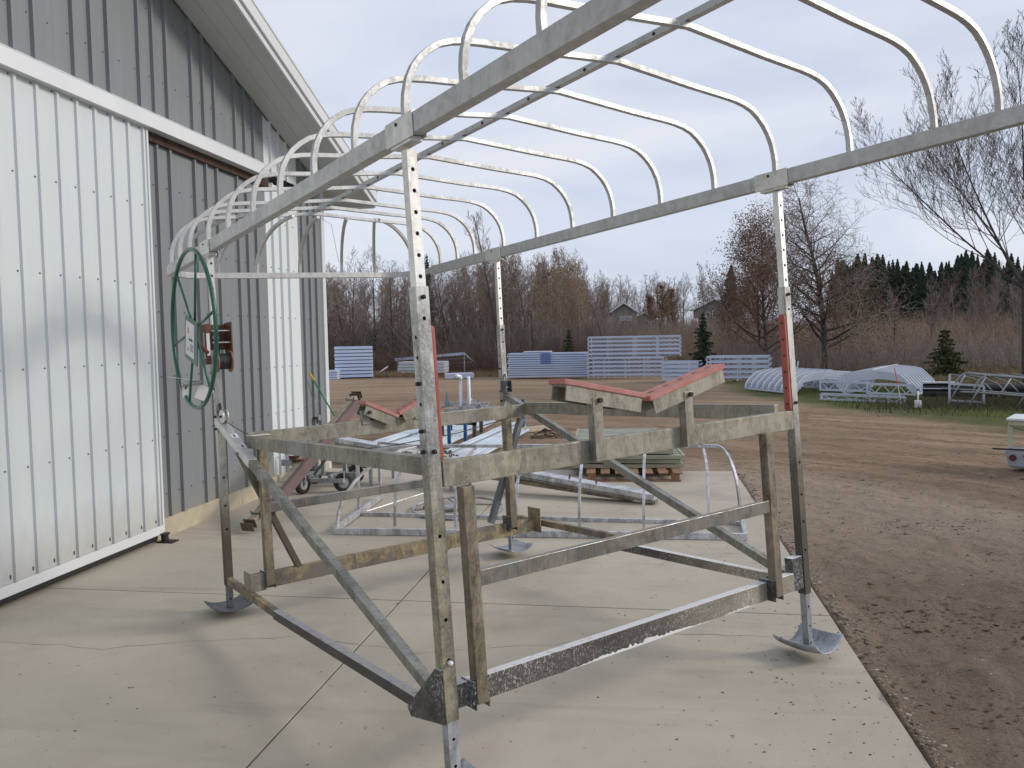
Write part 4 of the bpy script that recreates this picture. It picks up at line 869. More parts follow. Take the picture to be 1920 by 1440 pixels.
for bun, (xa, xb, ya, xc, xd, yb, n, lab) in enumerate(((-5.05, -3.55, 12.75, -4.6, -3.35, 18.4, 17, 'pale blue white pipe lying in the left bundle behind the concrete'), (-3.28, -2.62, 12.5, -2.95, -2.35, 17.3, 9, 'pale blue white pipe lying in the right bundle behind the blue posts'))):
    for lay in range(2):
        for i in range(n if lay == 0 else n // 4):
            f_ = (i + .5 * lay + .3 + random.uniform(-.2, .2)) / n; r_ = .030; y0 = ya + random.uniform(-.25, .35); y1 = yb + random.uniform(-.5, .3)
            p0 = Vector((xa + (xb - xa) * f_, y0, .0 + r_ + lay * .065)); p1 = Vector((xc + (xd - xc) * f_ + random.uniform(-.05, .05), y1, .0 + r_ + lay * .065))
            e_ = hollow_pipe(p0, p1, r_).build('pipe', M['pipe'], None, smooth=False); e_.data.polygons.foreach_set('use_smooth', [True] * len(e_.data.polygons))
            tag(e_, lab, 'pipe', ('pipes in the left bundle', 'pipes in the right bundle')[bun])
for i, (x, y, h, lab) in enumerate(((-3.32, 13.42, .52, 'leftmost of the three square blue posts holding the pipes'), (-3.19, 14.1, .58, 'middle one of the three square blue posts holding the pipes'), (-2.52, 16.6, .66, 'rightmost and farthest of the square blue posts holding the pipes'))):
    o = MB().box(x - .028, x + .028, y - .028, y + .028, -.1, h).build('pipe_stake', M['blue_post'], None, bevel=.003); tag(o, lab, 'post', 'blue posts among the pipes')
# white guide poles on a steel rack with piled tubes
gp = empty('guide_pole_rack', (-3.6, 15.6, 0)); tag(gp, 'steel rack with two upright white guide poles and a pile of white tubes', 'rack')
B(gp, 'pole', 'pvc', lambda m: m.cyl((-3.60, 15.5, .25), (-3.58, 15.5, 1.16), .032, 14), 0, True); B(gp, 'pole', 'pvc', lambda m: m.cyl((-3.41, 15.5, .25), (-3.42, 15.5, 1.20), .032, 14), 0, True)
B(gp, 'elbow', 'pvc', lambda m: m.sweep([(-3.58, 15.5, 1.13), (-3.59, 15.5, 1.19), (-3.63, 15.45, 1.21), (-3.66, 15.40, 1.20)], .042, 12), 0, True)
for a in ((-3.95, 15.4, .28), (-3.3, 15.4, .30)): B(gp, 'leg', 'bronze', lambda m: m.bar((a[0], a[1], 0), a, .07, .07)); B(gp, 'leg', 'bronze', lambda m: m.bar((a[0] - .05, a[1] + .9, 0), (a[0] - .05, a[1] + .9, a[2]), .07, .07))
for z_, y_ in ((.32, 15.38), (.32, 16.3)): B(gp, 'bracket', 'bronze', lambda m: m.bar((-4.15, y_, z_ + .02), (-3.25, y_, z_), .03, .14))
for i in range(9):
    a = Vector((-4.05 + random.uniform(0, .25), 15.3 + i * .12, .44 + (i % 3) * .07)); b = a + Vector((.62 + random.uniform(-.1, .15), random.uniform(-.2, .3), random.uniform(.0, .20)))
    B(gp, 'tube', 'new_alu', lambda m: m.bar(a, b, .055, .05))
for c_ in ((-3.90, 15.4, .62), (-3.30, 15.5, .50)): B(gp, 'corner_plate', 'galv', lambda m: m.add([c_, (c_[0] + .13, c_[1], c_[2] + .02), (c_[0] + .06, c_[1], c_[2] + .30), (c_[0], c_[1] + .01, c_[2]), (c_[0] + .13, c_[1] + .01, c_[2] + .02), (c_[0] + .06, c_[1] + .01, c_[2] + .30)], [(0, 1, 2), (5, 4, 3), (0, 3, 4, 1), (1, 4, 5, 2), (2, 5, 3, 0)]), 0)
# timber kerb and small shrub beyond the barn corner
o = MB().bar((-3.0, 15.9, .03), (-1.9, 17.2, .03), .12, .10).build('timber', M['wood'], None, bevel=.004); tag(o, 'weathered timber lying across the dirt beside the far pipe ends', 'timber')
# pontoon nose and frame at the right edge
pt = empty('pontoon', (5.4, 12, 0)); tag(pt, 'pale grey pontoon with dark red reflector at the right edge of the yard', 'pontoon')
M['pont'] = simple('pale_pontoon_grey', (.36, .385, .42), (.30, .325, .37), .45)
V = []; A = [(4.84, 12.0, .05), (5.9, 11.35, .05 - .02), (6.2, 11.75, .03), (5.1, 12.5, .05)]
B(pt, 'hull', 'pont', lambda m: m.hexa([(4.90, 11.97, .03), (7.2, 10.75, .0), (7.45, 11.25, .0), (5.05, 12.35, .03), (4.84, 12.0, .27), (7.2, 10.73, .27), (7.45, 11.25, .27), (5.03, 12.37, .27)]), .03)
B(pt, 'reflector', 'dark_red', lambda m: m.cyl((4.93, 11.945, .17), (4.925, 11.935, .17), .045, 18), 0)
B(pt, 'hull_stripe', 'galv_dark', lambda m: (m.bar((5.05, 11.868, .16), (5.45, 11.656, .10), .006, .02), m.bar((5.03, 11.879, .205), (5.30, 11.736, .18), .006, .03)), 0)
ft = empty('frame_table', (5.5, 12.1, 0)); tag(ft, 'cream metal frame with white top at the right edge above the pontoon', 'frame')
M['cream'] = simple('cream_metal', (.50, .48, .36), (.42, .40, .29), .5)
B(ft, 'top', 'white', lambda m: m.hexa([(4.92, 12.15, .66), (6.4, 11.35, .66), (6.6, 12.3, .66), (5.3, 12.8, .66), (4.92, 12.15, .69), (6.4, 11.35, .69), (6.6, 12.3, .69), (5.3, 12.8, .69)]), .004); B(ft, 'top_rail', 'cream', lambda m: m.bar((4.96, 12.17, .625), (6.4, 11.4, .625), .04, .06))
B(ft, 'leg', 'cream', lambda m: m.bar((4.99, 12.19, .28), (4.99, 12.19, .60), .045, .045)); B(ft, 'leg', 'cream', lambda m: m.bar((6.2, 11.6, .0), (6.2, 11.6, .60), .045, .045)); B(ft, 'brace', 'brass', lambda m: m.bar((5.02, 12.16, .56), (5.9, 11.7, .30), .012, .012)); B(ft, 'foot_rod', 'hole', lambda m: m.bar((4.70, 12.02, .285), (6.2, 11.5, .275), .02, .022))

# ------------------------------------------------------------------ stacks at the far side of the yard
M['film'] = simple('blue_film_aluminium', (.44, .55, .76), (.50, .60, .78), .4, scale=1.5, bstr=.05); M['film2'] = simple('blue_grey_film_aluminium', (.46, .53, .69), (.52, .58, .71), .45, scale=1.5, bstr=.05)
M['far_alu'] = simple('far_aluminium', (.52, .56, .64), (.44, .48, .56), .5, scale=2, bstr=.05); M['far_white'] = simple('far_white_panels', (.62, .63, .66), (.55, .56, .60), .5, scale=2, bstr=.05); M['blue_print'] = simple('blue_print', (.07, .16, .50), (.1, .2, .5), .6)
ORD = ['first', 'second', 'third', 'fourth', 'fifth', 'sixth', 'seventh', 'eighth', 'ninth', 'tenth', 'eleventh', 'twelfth', 'thirteenth']
def section(x0, y0, x1, y1, dep, z, h, mt, mt2, label, group, nm='dock_section', cat='dock section'):
    a, b = Vector((x0, y0, 0)), Vector((x1, y1, 0)); d_ = (b - a).normalized(); n_ = Vector((-d_.y, d_.x, 0)) * dep
    e = empty(nm, (x0, y0, z)); tag(e, label, cat, group); up = Vector((0, 0, 1)); zz = up * z
    MB().hexa([a + zz, b + zz, b + n_ + zz, a + n_ + zz, a + zz + up * h, b + zz + up * h, b + n_ + zz + up * h, a + n_ + zz + up * h]).build('body', M[mt], e)
    for s_, q in ((a, -d_), (b, d_)): MB().hexa([s_ + zz + q * .0 + d_ * (-.05 if q == -d_ else 0), s_ + zz + d_ * (0 if q == -d_ else .05), s_ + n_ + zz + d_ * (0 if q == -d_ else .05), s_ + n_ + zz + d_ * (-.05 if q == -d_ else 0)] + [v + up * (h - .008) for v in (s_ + zz + d_ * (-.05 if q == -d_ else 0), s_ + zz + d_ * (0 if q == -d_ else .05), s_ + n_ + zz + d_ * (0 if q == -d_ else .05), s_ + n_ + zz + d_ * (-.05 if q == -d_ else 0))]).build('end_cap', M[mt2], e)
    return e
for i in range(9): section(-16.05 + .02 * (i % 2), 40.5, -14.3, 41.2, 1.25, .05 + i * .185, .140, 'film', 'far_white', 'blue filmed dock section, %s from the bottom of the tall left stack' % ORD[i], 'dock sections of the tall left stack')
for i in range(4): section(-17.6, 39.2, -15.7, 39.6, 1.0, .0 + i * .12, .10, 'film', 'far_alu', 'blue filmed dock section, %s from the bottom of the low stack by the barn corner' % ORD[i], 'dock sections of the low left stack')
for i in range(3): section(-9.75, 39.2, -8.5, 39.6, .9, .0 + i * .085, .075, 'film2', 'far_white', 'pale blue dock section, %s from the bottom of the low middle stack' % ORD[i], 'dock sections of the low middle stack')
for i in range(11):
    e = section(-6.55 + .03 * (i % 3), 38.6, -2.80 + .04 * (i % 2), 38.8, 1.2, .06 + i * .107, .080, 'film' if i > 5 else 'film2', 'film2', 'blue filmed dock section, %s from the bottom of the wide middle stack' % ORD[i], 'dock sections of the wide middle stack')
    if i > 5: MB().box(-4.98, -4.48, 38.664, 38.672, .08 + i * .107, .08 + i * .107 + .045).build('print_mark', M['blue_print'], e)
o = section(-5.8, 38.9, -4.55, 38.95, .8, 1.245, .05, 'far_white', 'far_white', 'single pale panel lying on top of the wide middle stack', None)
def truss_section(x0, y0, x1, y1, z, h, label, group, gap_frac=.56, dep=1.1, nz=14):
    a, b = Vector((x0, y0, z)), Vector((x1, y1, z)); L_ = (b - a).length; d_ = (b - a) / L_; n_ = Vector((-d_.y, d_.x, 0)); up = Vector((0, 0, 1))
    e = empty('dock_truss', (x0, y0, z)); tag(e, label, 'dock truss', group); rh = h * (1 - gap_frac)
    for k_, off in enumerate((0, dep)):
        o_ = n_ * off
        if k_ == 0: MB().bar(a + o_ + up * (h - rh / 2), b + o_ + up * (h - rh / 2), .05, rh).build('top_rail', M['film2'], e)
        else: MB().bar(a + o_ + up * (h - .02), b + o_ + up * (h - .02), .05, .03).build('top_rail', M['film2'], e)
        mb = MB()
        for i in range(nz):
            p = a + o_ + d_ * (L_ * i / nz); q = a + o_ + d_ * (L_ * (i + 1) / nz); m_ = (p + q) / 2
            mb.bar(p, m_ + up * (h - rh), .014, .012).bar(m_ + up * (h - rh), q, .014, .012)
        tag(mb.build('lattice', M['far_alu'], e), kind='stuff')
        for f_ in (0, .22, .5, .75, 1): MB().bar(a + o_ + d_ * L_ * f_, a + o_ + d_ * L_ * f_ + up * (h - rh), .06, .05, d_).build('strut', M['far_alu'], e)
    MB().bar(a + up * (h - rh + .01) + n_ * .03 + d_ * L_ * .21, a + up * (h - rh + .01) + n_ * (dep - .03) + d_ * L_ * .21, .35, .01).build('plate', M['film2'], e)
for i in range(10):
    if i < 5: truss_section(-2.62, 37.7, .80, 37.2, .04 + i * .192, .185, 'latticed aluminium dock truss, %s from the bottom of the tallest stack' % ORD[i], 'dock trusses of the tallest stack')
    else: truss_section(-2.62, 37.7, 1.55, 37.4, .04 + i * .192, .185, 'latticed aluminium dock truss, %s from the bottom of the tallest stack' % ORD[i], 'dock trusses of the tallest stack', nz=17)
for i in range(5): truss_section(.68, 34.2, 2.12, 33.9, .03 + i * .17, .16, 'latticed dock truss, %s from the bottom of the short stack behind the bunk' % ORD[i], 'dock trusses of the short stack', nz=6, gap_frac=.35)
for i in range(5): truss_section(2.46, 34.0, 4.85, 33.5, .05 + i * .205, .20, 'latticed dock truss, %s from the bottom of the right hand stack' % ORD[i], 'dock trusses of the right hand stack', nz=10)
# tilted frame leaning over white boxes
tf = empty('tilted_frame', (-12.6, 47, 0)); tag(tf, 'pale aluminium ladder frame tilted back beyond the yard', 'frame')
P00, P10, P11, P01 = Vector((-14.85, 47, .80)), Vector((-10.58, 47, 1.10)), Vector((-10.1, 48.6, .30)), Vector((-14.4, 48.6, .15))
for a, b, w_ in ((P00, P10, .16), (P01, P11, .06), (P00.lerp(P01, .33), P10.lerp(P11, .33), .05), (P00.lerp(P01, .66), P10.lerp(P11, .66), .05), (P00, P01, .07), (P10, P11, .07), (P00.lerp(P10, .5), P01.lerp(P11, .5), .05)): B(tf, 'bar', 'film2', lambda m: m.bar(a, b, w_ * .6, w_), 0)
for x in (-14.7, -10.6): B(tf, 'leg', 'far_alu', lambda m: m.bar((x, 47, 0), (x, 47, .8 if x < -12 else 1.08), .05, .05), 0)
for i in range(4):
    o = MB().box(-14.1 + .04 * i, -11.3, 44.9, 46.0, .05 + i * .17, .05 + i * .17 + .15).build('white_panel', M['far_white'], None, bevel=.01); tag(o, 'white flat panel, %s from the bottom of the pile under the tilted frame' % ORD[i], 'panel', 'white panels under the tilted frame')
o = MB().bar((-15.3, 45, .05), (-14.8, 45.4, .45), .12, .05).build('plank', M['far_white'], None); tag(o, 'pale plank propped in the weeds left of the white panels', 'plank')

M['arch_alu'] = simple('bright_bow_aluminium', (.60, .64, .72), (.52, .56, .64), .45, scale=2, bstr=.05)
# stacked arched canopy frames at the verge
def arch_frame(ox, oy, rz, L_, wid, z, label, group, nb=9, rise=.34):
    e = empty('arched_frame', (ox, oy, z), R(rz)); tag(e, label, 'arched frame', group)
    pr = [(0, 0), (0, .10), (.03, .2), (.10, .28), (.22, rise), (.45, rise + .06), (wid / 2, rise + .11)]; pr = pr + [(wid - a, b) for a, b in pr[-2::-1]]
    me0 = None
    for k_ in range(nb):
        x = L_ * k_ / (nb - 1)
        if me0 is None: o_ = MB().sweep([(0, a, b) for a, b in pr], 0, square=(.075, .06), ref=(1, 0, 0)).build('bow', M['arch_alu'], e, local=True); me0 = o_.data
        else: o_ = mesh_obj('bow', me0, e)
        o_.location = (x, 0, 0)
    for yy_ in (0, wid): MB().box(-.02, L_ + .02, yy_ - .02, yy_ + .02, -.02, .04).build('side_rail', M['far_alu'], e, local=True)
    MB().box(0, L_, wid / 2 - .02, wid / 2 + .02, rise + .135, rise + .165).build('ridge_tube', M['far_alu'], e, local=True)
for i in range(4): arch_frame(3.45 + .07 * i, 29.2 + .03 * i, -66, 2.9, 2.2, .04 + i * .07, 'arched aluminium canopy frame, %s from the bottom of the left nested pile' % ORD[i], 'nested canopy frames on the left of the verge')
for i in range(4): arch_frame(7.75 - .06 * i, 25.2 + .02 * i, 65, 4.3, 1.95, .04 + i * .07, 'arched aluminium canopy frame, %s from the bottom of the right nested pile' % ORD[i], 'nested canopy frames on the right of the verge', nb=10, rise=.40)
def small_truss(p, q, h, label, n=6):
    p, q = Vector(p), Vector(q); d_ = (q - p); e = empty('short_truss', p); tag(e, label, 'truss', 'short trusses leaning on the nested frames'); up = Vector((0, 0, 1))
    for z_, hh in ((h, .07), (.02, .05)): MB().bar(p + up * z_, q + up * z_, .05, hh).build('rail', M['far_alu'], e)
    for f_ in (0, 1): MB().bar(p + d_ * f_, p + d_ * f_ + up * h, .10, .05, d_).build('end_post', M['far_alu'], e)
    for i in range(n): MB().bar(p + d_ * (i / n) + up * (h if i % 2 == 0 else 0.03), p + d_ * ((i + 1) / n) + up * (.03 if i % 2 == 0 else h), .02, .025).build('diagonal', M['far_alu'], e)
small_truss((5.05, 24.9, .24), (6.35, 24.6, .20), .26, 'short aluminium truss with zigzag bracing, left one on the verge'); small_truss((6.25, 24.5, .16), (7.45, 24.3, .12), .28, 'short aluminium truss with zigzag bracing, right one on the verge'); small_truss((5.0, 24.5, .0), (6.9, 23.3, -.02), .16, 'lowest short aluminium truss lying in the grass', 8)
o = MB().bar((4.9, 28.9, .1), (5.05, 29, 1.0), .02, .05).bar((5.02, 28.9, .1), (5.16, 29, .98), .02, .05).build('upright_pair', M['far_alu'], None); 
tag(o, 'pair of short bright uprights sticking up behind the left nested frames', 'uprights')
# black floats, tubular trailer frame, vent pipe, marker
for i, z_ in enumerate((.15, -.02)):
    e = empty('black_float', (9.2, 25.2, z_)); tag(e, 'long black plastic float, %s one beneath the pale frame' % ('upper', 'lower')[i], 'float', 'black floats on the verge')
    MB().cyl((8.02, 25.4, z_ + .12), (10.9, 24.6, z_ + .12), .12, 14).build('body', M['black'], e, smooth=True, bevel=.03); MB().bar((8.0, 25.4, z_ + .27), (8.9, 25.15, z_ + .27), .3, .03).build('top_plate', M['far_white'], e)
tr = empty('tube_frame', (9, 22, 0)); tag(tr, 'grey tubular trailer frame with sloping ends standing in the grass at right', 'trailer frame')
M['tube_grey'] = simple('dull_grey_tube', (.27, .28, .28), (.21, .22, .22), .45, metal=.3)
def T(nm, pts, r_=.028): MB().sweep(pts, r_, 8).build(nm, M['tube_grey'], tr, smooth=True)
for dy in (0, 1.3):
    T('rail', [(7.98, 21.6 + dy, .30), (8.02, 21.6 + dy, .50), (8.12, 21.6 + dy, .68), (8.22, 21.6 + dy, .76), (8.35, 21.6 + dy, .80), (9.6, 21.3 + dy, .68), (11.2, 21 + dy, .5)])
    T('lower_rail', [(7.7, 21.6 + dy, .40), (8.4, 21.5 + dy, .36), (11.2, 21 + dy, .10)], .024)
    for x in (8.25, 9.35, 10.3): T('post', [(x + .0, 21.55 + dy, .78 - (x - 8.2) * .11), (x - .42, 21.5 + dy, -.02)], .024)
for x, z_ in ((8.3, .80), (9.4, .70)): T('crossbar', [(x, 21.5, z_), (x, 22.9, z_)], .02)
for k_ in range(6): T('curved_bow', [(8.0 + .3 * k_, 23.2, .76), (8.5 + .3 * k_, 23.1, .66), (8.8 + .3 * k_, 23, .50), (8.95 + .3 * k_, 22.9, .30)], .018)
sf = empty('square_frame', (7.8, 22.6, 0)); tag(sf, 'light square tube stand beside the black floats', 'stand')
for a, b in (((7.72, 22.4, -.03), (7.72, 22.4, .80)), ((8.5, 22.3, -.03), (8.5, 22.3, .48)), ((7.72, 22.4, .55), (8.5, 22.3, .50)), ((7.72, 22.4, .12), (8.5, 22.3, .08))): B(sf, 'tube', 'far_alu', lambda m: m.bar(a, b, .045, .045), 0)
wh = empty('trailer_wheel', (9.65, 21.0, .2)); tag(wh, 'dark trailer wheel half hidden in the grass at the right edge', 'wheel'); MB().cyl((9.6, 20.9, .22), (9.7, 21.1, .22), .26, 20).build('tyre', M['tyre'], wh, bevel=.02); MB().cyl((9.585, 20.87, .22), (9.6, 20.9, .22), .14, 16).build('rim', M['galv_dark'], wh)
vp = empty('vent_pipe', (6.85, 22.05, 0)); tag(vp, 'white capped vent pipe on a white round base in the grass', 'vent pipe')
B(vp, 'base', 'pvc', lambda m: m.cyl((6.85, 22.05, -.03), (6.85, 22.05, .15), .085, 20), .004); B(vp, 'pipe', 'pvc', lambda m: m.cyl((6.85, 22.05, .15), (6.85, 22.05, .41), .022, 12), 0, True); B(vp, 'cap', 'hole', lambda m: m.cyl((6.85, 22.05, .41), (6.85, 22.05, .445), .03, 12), 0)
mk = empty('marker_stake', (6.73, 23, 0)); tag(mk, 'thin marker stake with orange top in front of the nested frames', 'stake')
M['orange'] = simple('orange_paint', (.70, .10, .03), (.6, .08, .03), .6)
B(mk, 'shaft', 'white', lambda m: m.cyl((6.73, 23, -.05), (6.64, 23, .50), .010, 6), 0); B(mk, 'tip', 'orange', lambda m: m.cyl((6.64, 23, .50), (6.55, 23, .95), .012, 6), 0)
dp = MB()
for _ in range(260):
    a = random.random() * 6.283; r_ = abs(random.gauss(0, .22)); crumb(dp, -1.95 + r_ * math.cos(a), 15.75 + r_ * .7 * math.sin(a), max(0, .16 - r_ * .5) - .03, random.uniform(.015, .05))
tag(dp.build('soil_heap', M['crumb'], None), 'small heap of dark clods in the yard beyond the rack', 'soil heap', kind='stuff')

# ------------------------------------------------------------------ houses on the rise
M['tan_siding'] = simple('tan_siding', (.27, .255, .21), (.24, .225, .19), .8, scale=1); M['slate_siding'] = simple('slate_siding', (.17, .20, .22), (.15, .18, .20), .8, scale=1); M['shingle'] = simple('grey_shingles', (.14, .135, .14), (.11, .105, .11), .9, scale=3); M['glass'] = simple('dark_window_glass', (.03, .035, .045), (.05, .055, .07), .15)
def house(nm, x, y, w_, d_, hh, rise, z, wall, label, wins, rz=0):
    e = empty(nm, (x, y, z), R(rz)); tag(e, label, 'house'); o_ = .35
    V = [(0, 0, 0), (w_, 0, 0), (w_, d_, 0), (0, d_, 0), (0, 0, hh), (w_, 0, hh), (w_, d_, hh), (0, d_, hh), (w_ / 2, 0, hh + rise), (w_ / 2, d_, hh + rise)]
    MB().add(V, [(0, 1, 5, 8, 4), (2, 3, 7, 9, 6), (1, 2, 6, 5), (3, 0, 4, 7)]).build('wall', M[wall], e, local=True)
    sl = rise / (w_ / 2)
    for s_ in (-1, 1):
        xe = w_ / 2 + s_ * (w_ / 2 + o_); ze = hh - o_ * sl
        rf = MB().hexa([(w_ / 2, -o_, hh + rise + .02), (xe, -o_, ze + .02), (xe, d_ + o_, ze + .02), (w_ / 2, d_ + o_, hh + rise + .02), (w_ / 2, -o_, hh + rise + .2), (xe, -o_, ze + .2), (xe, d_ + o_, ze + .2), (w_ / 2, d_ + o_, hh + rise + .2)]).build('roof', M['shingle'], e, local=True)
        MB().hexa([(w_ / 2, -o_ - .04, hh + rise + .0), (xe, -o_ - .04, ze + .0), (xe, -o_ - .005, ze + .0), (w_ / 2, -o_ - .005, hh + rise + .0), (w_ / 2, -o_ - .04, hh + rise + .2), (xe, -o_ - .04, ze + .2), (xe, -o_ - .005, ze + .2), (w_ / 2, -o_ - .005, hh + rise + .2)]).build('barge_board', M['white'], e, local=True)
    for (a, b, c, d2) in wins:
        f = MB().box(a - .1, b + .1, -.08, -.01, c - .1, d2 + .1).build('window', M['white'], e, local=True); MB().box(a, b, -.10, -.085, c, d2).build('pane', M['glass'], f, local=True)
    return e
h1 = house('tan_house', -3.9, 96, 2.9, 6, 1.9 + .55, 1.0, 2.35, 'tan_siding', 'tan sided house with white trimmed gable on the rise behind the stacks', [(1.1, 2.3, 1.2, 1.9)])
h1b = house('house_wing', -1.0, 97.5, 1.8, 6, 1.8, .5, 2.35, 'tan_siding', 'low tan wing of the gabled house with one dark window', [(.75, 1.25, .5, 1.35)])
for a in ((1.0, .7), (2.3, .7)): MB().box(a[0] - .05, a[0] + .05, -1.0, -.9, -.5, 1.1).build('deck_post', M['wood_pallet'], h1, local=True)
MB().box(.9, 2.45, -1.05, -.1, .95, 1.1).build('deck', M['shingle'], h1, local=True); MB().box(1.0, 2.4, -1.07, -1.02, 1.35, 1.85).build('deck_railing', M['far_alu'], h1, local=True)
house('slate_house', 6.4, 106, 4.6, 6, 2.0, 1.1, 3.3, 'slate_siding', 'slate blue house partly hidden behind the brown leaved tree', [(1.3, 1.65, .9, 1.5), (2.1, 2.4, .9, 1.7)])
pk = empty('propane_tank', (5.85, 100, 3.3)); tag(pk, 'small white propane tank on the rise left of the slate house', 'tank'); MB().cyl((5.4, 100, 3.62), (6.25, 100, 3.62), .33, 16).build('body', M['white'], pk, smooth=True, bevel=.15, seg=3); MB().box(5.5, 5.6, 99.9, 100.1, 2.5, 3.4).box(6.05, 6.15, 99.9, 100.1, 2.5, 3.4).build('stand', M['far_alu'], pk)
# ------------------------------------------------------------------ vegetation
def bark(name, c1, c2): return simple(name, c1, c2, .9, scale=8, bstr=.5, bdist=.01)
M['bark_grey'] = bark('grey_bark', (.24, .21, .19), (.16, .14, .13)); M['bark_dark'] = bark('dark_bark', (.075, .064, .057), (.05, .043, .04)); M['bark_birch'] = bark('pale_bark', (.42, .38, .33), (.28, .25, .21))
M['twig_brown'] = bark('brown_twigs', (.27, .225, .195), (.19, .155, .14)); M['twig_red'] = bark('reddish_twigs', (.215, .135, .10), (.15, .10, .08)); M['twig_tan'] = bark('tan_twigs', (.38, .30, .22), (.27, .215, .165))
def leafmat(name, c1, c2, tr=.25):
    t = NT(name); n = t.noise(5, 3); c = t.mix(t.ramp(n, .3, .7), c1, c2); t.out(c, .8, 0, spec=.15); 
    return t.m
M['twig_dark'] = bark('dark_twigs', (.13, .11, .10), (.09, .078, .07))
M['leaf_brown'] = leafmat('dead_oak_leaves', (.25, .145, .090), (.165, .10, .068)); M['leaf_tan'] = leafmat('tan_leaves', (.35, .235, .13), (.25, .16, .10)); M['needle'] = leafmat('spruce_needles', (.030, .058, .032), (.045, .078, .042)); M['needle_hazed'] = leafmat('hazed_pine_needles', (.050, .078, .055), (.075, .10, .066)); M['needle_yel'] = leafmat('olive_needles', (.085, .085, .035), (.06, .07, .03))  # far pine needle colour is lightened to stand in for distance haze
M['grass_g'] = leafmat('green_grass', (.16, .22, .065), (.25, .25, .11)); M['grass_d'] = leafmat('dry_grass', (.24, .18, .11), (.17, .12, .075)); M['weed'] = leafmat('dark_weeds', (.075, .07, .045), (.10, .08, .05))
def tubes(p0, p1, r0, r1, n=3):
    p0, p1 = np.asarray(p0, np.float32), np.asarray(p1, np.float32); d = p1 - p0; L_ = np.linalg.norm(d, axis=1, keepdims=True) + 1e-9; d = d / L_
    a = np.cross(d, np.where(np.abs(d[:, 2:3]) > .9, [[1, 0, 0]], [[0, 0, 1]])); a /= np.linalg.norm(a, axis=1, keepdims=True) + 1e-9; b = np.cross(d, a)
    V = []
    for p, r_ in ((p0, r0), (p1, r1)):
        for k in range(n):
            th = 2 * math.pi * k / n; V.append(p + (a * math.cos(th) + b * math.sin(th)) * np.asarray(r_)[:, None])
    V = np.stack(V, 1); m = len(p0); base = (np.arange(m) * 2 * n)[:, None, None]
    F = np.array([[k, (k + 1) % n, n + (k + 1) % n, n + k] for k in range(n)])[None] + base
    return V.reshape(-1, 3), F.reshape(-1, 4)
def soup_quads(P, size, rs):
    n = len(P); a = rs.normal(size=(n, 3)); a /= np.linalg.norm(a, axis=1, keepdims=True); b = np.cross(a, rs.normal(size=(n, 3))); b /= np.linalg.norm(b, axis=1, keepdims=True) + 1e-9
    s = (size * rs.uniform(.6, 1.3, n))[:, None]; V = np.stack([P - a * s, P + b * s * .6, P + a * s, P - b * s * .6], 1).reshape(-1, 3); F = np.arange(n * 4).reshape(-1, 4); return V, F
